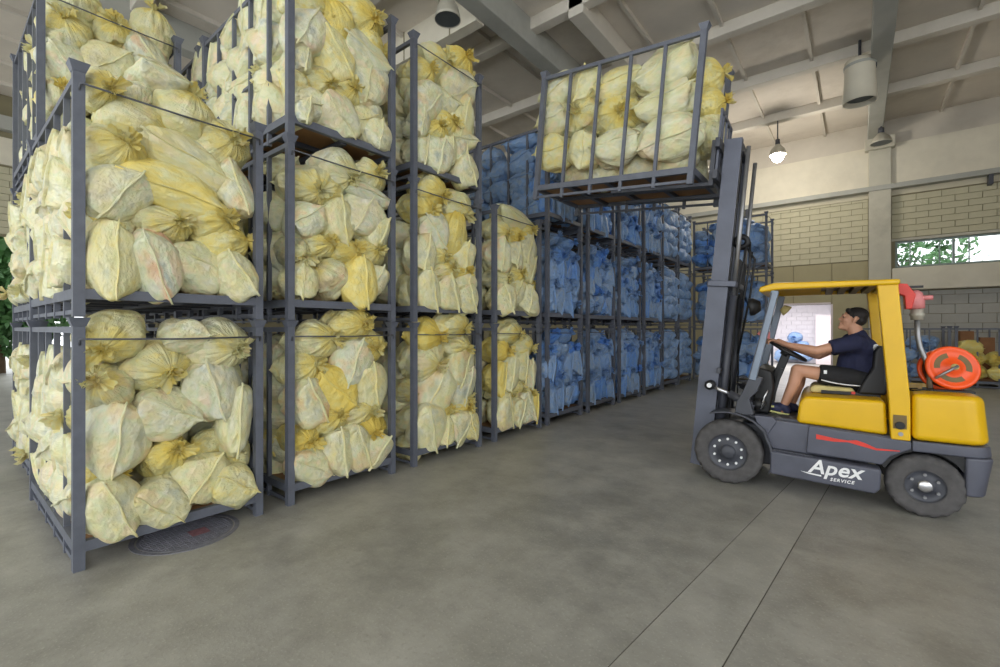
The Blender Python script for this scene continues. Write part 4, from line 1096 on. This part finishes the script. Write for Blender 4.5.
# cable reel on the counterweight
rl = empty('cable_reel', (0, 0, 0)); rl.parent = None
tag(rl, 'orange plastic cable reel lying on the forklift counterweight', 'cable reel')
rl.matrix_world = fk.matrix_basis @ Matrix.Translation((1.73, .42, 1.062))
axr = Vector((.25, -.93, .25)).normalized(); c0 = Vector((0, 0, .195))
def disc(o, name, r, mat):
    a = axr.orthogonal().normalized(); b_ = axr.cross(a)
    mb = MB().lathe([(.001, -.008), (r * .96, -.008), (r, 0), (r * .96, .012), (r * .86, .02), (r * .80, .008), (r * .3, .008), (r * .24, .03), (.001, .03)], o, axr, 40)
    d_ = part(mb, name, mat, smooth=True, parent=rl)
    for k in range(3):
        pts = []
        t0 = k * 120
        for i in range(9): pts.append((R(t0 + 80 * i / 8), r * .68))
        for i in range(9): pts.append((R(t0 + 80 - 80 * i / 8), r * .46))
        vs = [o + axr * .0095 + (a * math.cos(t) + b_ * math.sin(t)) * q for t, q in pts]
        part(MB().add(vs + [v - axr * .006 for v in vs], [tuple(range(18)), tuple(range(35, 17, -1))] + [(i, 18 + i, 18 + (i + 1) % 18, (i + 1) % 18) for i in range(18)]), 'slot', 'brown', parent=d_)
    return d_
disc(c0 + axr * .07, 'flange', .195, 'orange'); disc(c0 - axr * .07, 'flange', .195, 'orange')
part(MB().lathe([(.10, -.062), (.165, -.05), (.17, 0), (.165, .05), (.10, .062)], c0, axr, 32), 'cable', 'black', smooth=True, parent=rl)
hd = c0 + axr * .10
part(MB().tube([hd, hd + axr * .05, hd + Vector((-.07, -.06, -.05)), hd + Vector((-.13, -.06, -.10))], .012), 'crank', 'steel', smooth=True, parent=rl)
part(MB().sphere(hd + axr * .01, .028), 'crank_boss', 'cream', smooth=True, parent=rl)
part(MB().box((-.16, -.08, -.008), (.16, .10, .012)), 'foot', 'black', parent=rl)
part(MB().tube([(-.12, -.1, .02), (-.25, -.16, .0), (-.30, -.05, .0), (-.2, .05, .0)], .008), 'cable_end', 'black', smooth=True, parent=rl)

# ------------------------------------------------------------------ driver
pr = empty('person', (0, 0, 0)); pr.matrix_world = fk.matrix_basis.copy()
tag(pr, 'man in navy T-shirt and black shorts driving the forklift, looking up', 'person')
def cap(mb, p, q, r0, r1, n=14):
    p = Vector(p); q = Vector(q)
    mb.cyl(p, q, r0, r1, n); mb.sphere(p, r0, n, 8); mb.sphere(q, r1, n, 8); return mb
def skin_mesh(mb, name, mat, voxel, smooth_it, parent, label=None):
    me = mb.mesh(name, mat, True)
    o = bpy.data.objects.new(name, me); COL.objects.link(o)
    r = o.modifiers.new('r', 'REMESH'); r.mode = 'VOXEL'; r.voxel_size = voxel; r.use_smooth_shade = True
    s = o.modifiers.new('s', 'SMOOTH'); s.factor = .5; s.iterations = smooth_it
    dg = bpy.context.evaluated_depsgraph_get(); dg.update()
    m2 = bpy.data.meshes.new_from_object(o.evaluated_get(dg)); bpy.data.objects.remove(o)
    m2.polygons.foreach_set('use_smooth', [True] * len(m2.polygons))
    m2.materials.clear(); m2.materials.append(M[mat])
    return link(name, m2, parent, label=label)
cy = .56
hip = {s: Vector((1.13, cy + s * .09, 1.10)) for s in (-1, 1)}
knee = {-1: Vector((.60, cy - .15, 1.19)), 1: Vector((.62, cy + .10, 1.17))}
ank = {-1: Vector((.475, cy - .16, .80)), 1: Vector((.535, cy + .08, .79))}
toe = {-1: Vector((.275, cy - .17, .80)), 1: Vector((.34, cy + .07, .765))}
sho = {-1: Vector((1.06, cy - .19, 1.49)), 1: Vector((1.05, cy + .19, 1.49))}
elb = {-1: Vector((.76, cy - .24, 1.40)), 1: Vector((.78, cy + .22, 1.33))}
wri = {-1: Vector((.50, cy - .17, 1.455)), 1: Vector((.56, cy + .16, 1.40))}
gri = {-1: SWc + (u1 * -.93 + u2 * -.37) * .19, 1: SWc + (u1 * -.4 + u2 * .92) * .19}
HC = Vector((1.058, cy, 1.712))       # head centre
tl_ = R(-14)                            # head tipped back
def hp(x, y, z):                        # head space: x to the back, z up
    v = Matrix.Rotation(-tl_, 3, 'Y') @ Vector((x, y, z)); return HC + v
body = MB()
cap(body, (1.15, cy, 1.13), (1.11, cy, 1.36), .135, .14); cap(body, (1.08, cy - .12, 1.46), (1.08, cy + .12, 1.46), .085, .085)
for s in (-1, 1):
    cap(body, hip[s], knee[s], .088, .062); cap(body, knee[s], knee[s].lerp(ank[s], .35) + Vector((.015, 0, 0)), .06, .058); cap(body, knee[s].lerp(ank[s], .35) + Vector((.015, 0, 0)), ank[s], .057, .037)
    cap(body, ank[s] + Vector((.02, 0, -.04)), toe[s], .036, .028)
    cap(body, sho[s], elb[s], .055, .042); cap(body, elb[s], elb[s].lerp(wri[s], .3), .043, .043); cap(body, elb[s].lerp(wri[s], .3), wri[s], .043, .027)
    # hand closed on the rim
    g = gri[s]; d = (g - wri[s]).normalized(); side = (u2 * math.cos(R(-70 * s)) + u1 * math.sin(R(-70 * s)))
    palm = wri[s].lerp(g, .55) + ax * .022
    cap(body, wri[s], palm, .028, .03)
    tang = (gri[s] - SWc).normalized().cross(ax).normalized()
    for k in range(4):
        o_ = tang * (-.033 + .022 * k)
        a0 = g + o_ + ax * .026 + (wri[s] - g).normalized() * .03; a1 = g + o_ + ax * .028 - (wri[s] - g).normalized() * .012; a2 = g + o_ * .95 - (wri[s] - g).normalized() * .03 - ax * .002; a3 = g + o_ * .9 - ax * .024 - (wri[s] - g).normalized() * (.012 if k != 3 else .018)
        cap(body, palm + o_ * .6, a0, .013, .0105, 8); cap(body, a0, a1, .0105, .010, 8); cap(body, a1, a2, .010, .009, 8); cap(body, a2, a3, .009, .008, 8)
    t0 = wri[s].lerp(g, .35) + tang * (.03 if s < 0 else -.03); t1 = g + tang * (.05 if s < 0 else -.05) + (wri[s] - g).normalized() * .02; t2 = g + tang * (.03 if s < 0 else -.03) - ax * .022
    cap(body, t0, t1, .013, .011, 8); cap(body, t1, t2, .011, .009, 8)
# neck and head
cap(body, (1.11, cy, 1.50), hp(.03, 0, -.07), .068, .062)
body.sphere(hp(.018, 0, .035), (.098, .076, .088), 20, 14); body.sphere(hp(-.022, 0, -.02), (.070, .064, .090), 18, 12)
cap(body, hp(-.055, 0, -.085), hp(-.035, 0, -.082), .036, .042); body.sphere(hp(-.075, 0, -.10), (.022, .028, .02), 12, 8)
cap(body, hp(-.082, 0, .014), hp(-.100, 0, -.020), .010, .014, 10); body.sphere(hp(-.092, .011, -.024), .010, 8, 6); body.sphere(hp(-.092, -.011, -.024), .010, 8, 6)
cap(body, hp(-.078, -.035, .028), hp(-.078, .035, .028), .013, .013, 10)
cap(body, hp(-.083, -.014, -.056), hp(-.083, .014, -.056), .011, .011, 10); cap(body, hp(-.080, -.013, -.072), hp(-.080, .013, -.072), .011, .011, 10)
for s in (-1, 1):
    body.sphere(hp(-.05, s * .048, -.012), (.028, .02, .024), 12, 8)
    cap(body, hp(.022, s * .077, .018), hp(.012, s * .076, -.026), .019, .012, 10)
bo = skin_mesh(body, 'body', 'skin', .0065, 4, pr)
for s in (-1, 1):
    e = part(MB().sphere(hp(-.076, s * .033, .008), (.009, .012, .008), 12, 8), 'eye', 'eye', smooth=True, parent=pr)
    cap_b = MB(); cap(cap_b, hp(-.088, s * .018, .036), hp(-.080, s * .05, .036), .004, .003, 8)
    part(cap_b, 'eyebrow', 'hair', smooth=True, parent=pr)
mb = MB(); cap(mb, hp(-.090, -.016, -.064), hp(-.090, .016, -.064), .004, .004, 8); part(mb, 'lips', 'lip', smooth=True, parent=pr)
# hair: cap over the skull, short at the nape
hm = MB()
hm.sphere(hp(.024, 0, .055), (.098, .083, .078), 20, 14); hm.sphere(hp(.054, 0, .010), (.064, .073, .064), 18, 12); cap(hm, hp(-.055, -.045, .085), hp(-.055, .045, .085), .022, .022)
cap(hm, hp(.0, -.070, .05), hp(.005, -.076, .02), .016, .010, 10); cap(hm, hp(.0, .070, .05), hp(.005, .076, .02), .016, .010, 10)
skin_mesh(hm, 'hair', 'hair', .006, 3, pr)
# T-shirt
sh = MB()
cap(sh, (1.16, cy, 1.12), (1.125, cy, 1.34), .155, .158); cap(sh, (1.09, cy - .125, 1.465), (1.09, cy + .125, 1.465), .098, .098); cap(sh, (1.06, cy, 1.30), (1.04, cy, 1.14), .125, .13)
cap(sh, (1.14, cy - .06, 1.42), (1.14, cy + .06, 1.42), .12, .12); cap(sh, (1.115, cy, 1.48), (1.105, cy, 1.545), .10, .078)
for s in (-1, 1): sh.cyl(sho[s] + Vector((.04, -s * .02, 0)), sho[s].lerp(elb[s], .62), .085, .070, 18); sh.sphere(sho[s], .082, 14, 10)
ts = skin_mesh(sh, 'tshirt', 'navy', .010, 5, pr)
dv = Vector((.80, -.62, .10)).normalized()
vb = max((v for v in ts.data.vertices if abs(v.co.z - 1.455) < .02), key=lambda v: v.co.dot(dv))
part(MB().cyl(vb.co - dv * .006, vb.co + dv * .004, .036, n=24), 'back_print', 'white', parent=ts)
# shorts
so = MB()
cap(so, (1.16, cy - .06, 1.09), (1.16, cy + .06, 1.09), .135, .135)
for s in (-1, 1): so.cyl(hip[s] + Vector((.03, 0, .01)), hip[s].lerp(knee[s], .66), .108, .098, 20); so.sphere(hip[s], .108, 14, 10)
st = skin_mesh(so, 'shorts', 'blackcloth', .010, 4, pr)
sp = [hip[-1].lerp(knee[-1], t) + Vector((0, -.100 - .006 * math.sin(3 * t), -.035 - .02 * math.sin(t * 4))) for t in (.0, .12, .25, .38, .5, .62)]
part(MB().tube(sp, .006, 6), 'white_piping', 'white', smooth=True, parent=st)
part(MB().box(hip[-1].lerp(knee[-1], .56) + Vector((-.012, -.106, .02)), hip[-1].lerp(knee[-1], .56) + Vector((.014, -.098, .055))), 'emblem', 'white', parent=st)
# shoes
for s in (-1, 1):
    m_ = MB(); a, t = ank[s], toe[s]
    cap(m_, a + Vector((.03, 0, -.035)), a + Vector((.0, 0, .0)), .046, .048); cap(m_, a + Vector((-.04, 0, -.025)), t + Vector((.03, 0, .0)), .047, .040); cap(m_, t + Vector((.03, 0, .0)), t, .040, .032)
    shoe = skin_mesh(m_, 'shoe', 'shoe', .008, 3, pr)
    d = (t - (a + Vector((.03, 0, -.035)))); nn = Vector((0, 1, 0)).cross(d).normalized()
    if nn.z > 0: nn = -nn
    part(MB().bar(a + Vector((.065, 0, -.035)) + nn * .047, t + Vector((-.025, 0, 0)) + nn * .036, .085, .022), 'sole', 'sole', .008, parent=shoe)
    part(MB().bar(a.lerp(t, .4) + Vector((0, -.05, .0)), a.lerp(t, .7) + Vector((0, -.046, .0)), .008, .02), 'shoe_mark', 'sole', parent=shoe)

# ------------------------------------------------------------------ lamps and ceiling fittings
def bell(name, x, y, z, r, h, label, lit=False, hang=None):
    root = empty(name, (x, y, z)); tag(root, label, 'lamp')
    part(MB().lathe([(.001, h), (r * .28, h), (r * .42, h * .86), (r * .78, h * .55), (r * .97, h * .15), (r, 0), (r * .95, 0), (r * .74, h * .5), (r * .36, h * .8), (.001, h * .82)], (0, 0, 0), (0, 0, 1), 32), 'reflector', 'lamp_metal', smooth=True, parent=root)
    part(MB().lathe([(.001, .03), (r * .94, .03), (r * .94, .012), (.001, .012)], (0, 0, 0), (0, 0, 1), 32), 'glass_cover', 'lit' if lit else 'lamp_dark', parent=root)
    part(MB().cyl((0, 0, h), (0, 0, h + .16), r * .3, r * .26), 'ballast', 'dark_grey', smooth=True, parent=root)
    part(MB().cyl((0, 0, h + .16), (0, 0, (hang or CZ) - z), .018), 'stem', 'dark_grey', parent=root)
    return root
bell('pendant_lamp', -5.8, 5.8, 7.18, .235, .42, 'grey bell pendant lamp under the beam above the third stack', hang=CZ - .62)
bell('pendant_lamp', .55, 18.6, 7.45, .28, .32, 'small pale bell lamp at the end of the beam by the column', hang=CZ - .62)
lit = bell('pendant_lamp', -2.05, 17.0, 7.22, .24, .34, 'glowing white pendant lamp in front of the back wall')
part(MB().sphere((0, 0, .02), (.19, .19, .26), 16, 10), 'bulb', 'lit', smooth=True, parent=lit)
pl = bpy.data.lights.new('pendant_light', 'POINT'); pl.energy = 110; pl.shadow_soft_size = .25; pl.color = (1, .93, .82)
po_ = bpy.data.objects.new('pendant_light', pl); po_.location = (-2.05, 17.0, 6.85); COL.objects.link(po_)
vd = empty('ventilation_duct', (.02, 14.0, 7.1)); tag(vd, 'wide cream duct stub with dark open end beside the ceiling beam', 'duct')
part(MB().lathe([(.27, 1.0), (.30, 1.0), (.30, .92), (.31, .5), (.345, 0), (.315, 0), (.28, .5), (.27, .95)], (0, 0, 0), (0, 0, 1), 36, True), 'duct_shell', 'creampanel', smooth=True, parent=vd)
part(MB().cyl((0, 0, .12), (0, 0, .14), .30, n=32), 'mesh_cover', 'lamp_dark', parent=vd)
part(MB().lathe([(.30, .84), (.32, .84), (.32, .9), (.30, .9)], (0, 0, 0), (0, 0, 1), 36, True), 'band', 'beam', parent=vd)
part(MB().box((.2, -.05, .75), (.32, .05, .85)), 'bracket', 'dark_grey', parent=vd)
part(MB().cyl((0, 0, 1.0), (0, 0, CZ - 7.1), .03), 'hanger', 'dark_grey', parent=vd)

# manhole cover
mc = on_floor(187, 533)
mh = empty('manhole_cover', (mc.x, mc.y, 0)); mh.scale = (.82, .82, 1); tag(mh, 'round cast iron manhole cover in the floor under the corner stack', 'manhole cover')
part(MB().lathe([(.44, -.004), (.44, .004), (.40, .005), (.40, -.004)], (0, 0, 0), (0, 0, 1), 48, True), 'frame_ring', 'iron', parent=mh)
part(MB().cyl((0, 0, -.01), (0, 0, .003), .385, n=48), 'lid', 'iron', parent=mh)
for k in range(-8, 9):
    q = k * .044; l = math.sqrt(max(0, .36 ** 2 - q * q))
    part(MB().box((q - .006, -l, .003), (q + .006, l, .008)), 'ridge', 'iron', parent=mh)
for k in range(-8, 9):
    q = k * .044; l = math.sqrt(max(0, .36 ** 2 - q * q))
    part(MB().box((-l, q - .005, .003), (l, q + .005, .0065)), 'ridge', 'iron', parent=mh)
part(MB().prism([(-.02, .0), (.12, .0), (.16, .012), (.0, .012)], -.0, .15), 'paint_mark', 'oldpaint', parent=mh).scale = (1, 1, .75)
# cardboard boxes behind the yellow sacks at the right
for x, z, w, h, lab in ((2.45, 1.0, .28, .55, 'tall brown cardboard box behind the yellow sacks at right'), (2.85, .95, .3, .42, 'lower brown cardboard box behind the yellow sacks at right')):
    bx = MB().box((x - w / 2, 18.6, .19), (x + w / 2, 18.95, z + h)).build('cardboard_box', 'cardboard'); tag(bx, lab, 'box')
    MB().box((x - w / 2 - .003, 18.597, (z + h) * .6), (x + w / 2 + .003, 18.952, (z + h) * .6 + .05)).build('tape', 'cream', bx)
# black sack-shaped mesh filling the gap between the back stacks
d_ = put('blue', Vector((X2 - .3, 1.97, 4.35)), .35, .6, 'S', 80, PX, PY, 'gap', 0, 0); d_['label'] = 'black sack-shaped mass in the gap between the two back stacks'; d_['category'] = 'sack'
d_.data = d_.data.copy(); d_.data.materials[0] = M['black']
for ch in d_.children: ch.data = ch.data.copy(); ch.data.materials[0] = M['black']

# trees outside the gate and the window
def tree(x, y, h, r, label, n=5000):
    t = empty('tree', (x, y, 0)); tag(t, label, 'tree')
    part(MB().cyl((0, 0, -.3), (0, 0, h * .6), .16, .08, 10), 'trunk', 'bark', parent=t)
    for k in range(5):
        a = k * 1.3
        part(MB().cyl((0, 0, h * (.3 + .06 * k)), (r * .6 * math.cos(a), r * .6 * math.sin(a), h * (.55 + .07 * k)), .05, .02, 6), 'branch', 'bark', parent=t)
    rg = random.Random(int(x * 10) + 3); b = MB()
    for k in range(n):
        v = Vector((rg.gauss(0, 1), rg.gauss(0, 1), rg.gauss(0, 1))).normalized() * r * rg.uniform(.45, 1)
        c = Vector((v.x, v.y, h * .55 + v.z * h * .45 / r))
        a = Vector((rg.uniform(-1, 1), rg.uniform(-1, 1), rg.uniform(-1, 1))).normalized(); q = a.orthogonal().normalized(); s = rg.uniform(.12, .24)
        b.add([c - a * s, c + q * s * .5, c + a * s, c - q * s * .5], [(0, 1, 2, 3)])
    f = part(b, 'foliage', 'leaf', parent=t); f['kind'] = 'stuff'
tree(-24.5, 1.6, 5.5, 2.2, 'green leafy tree outside the gate at the far left')
tree(-26.0, -3.4, 6.0, 2.4, 'taller green tree outside the gate beyond the left edge')
tree(1.9, 30.5, 8.5, 2.6, 'green tree seen through the high window', 2200)
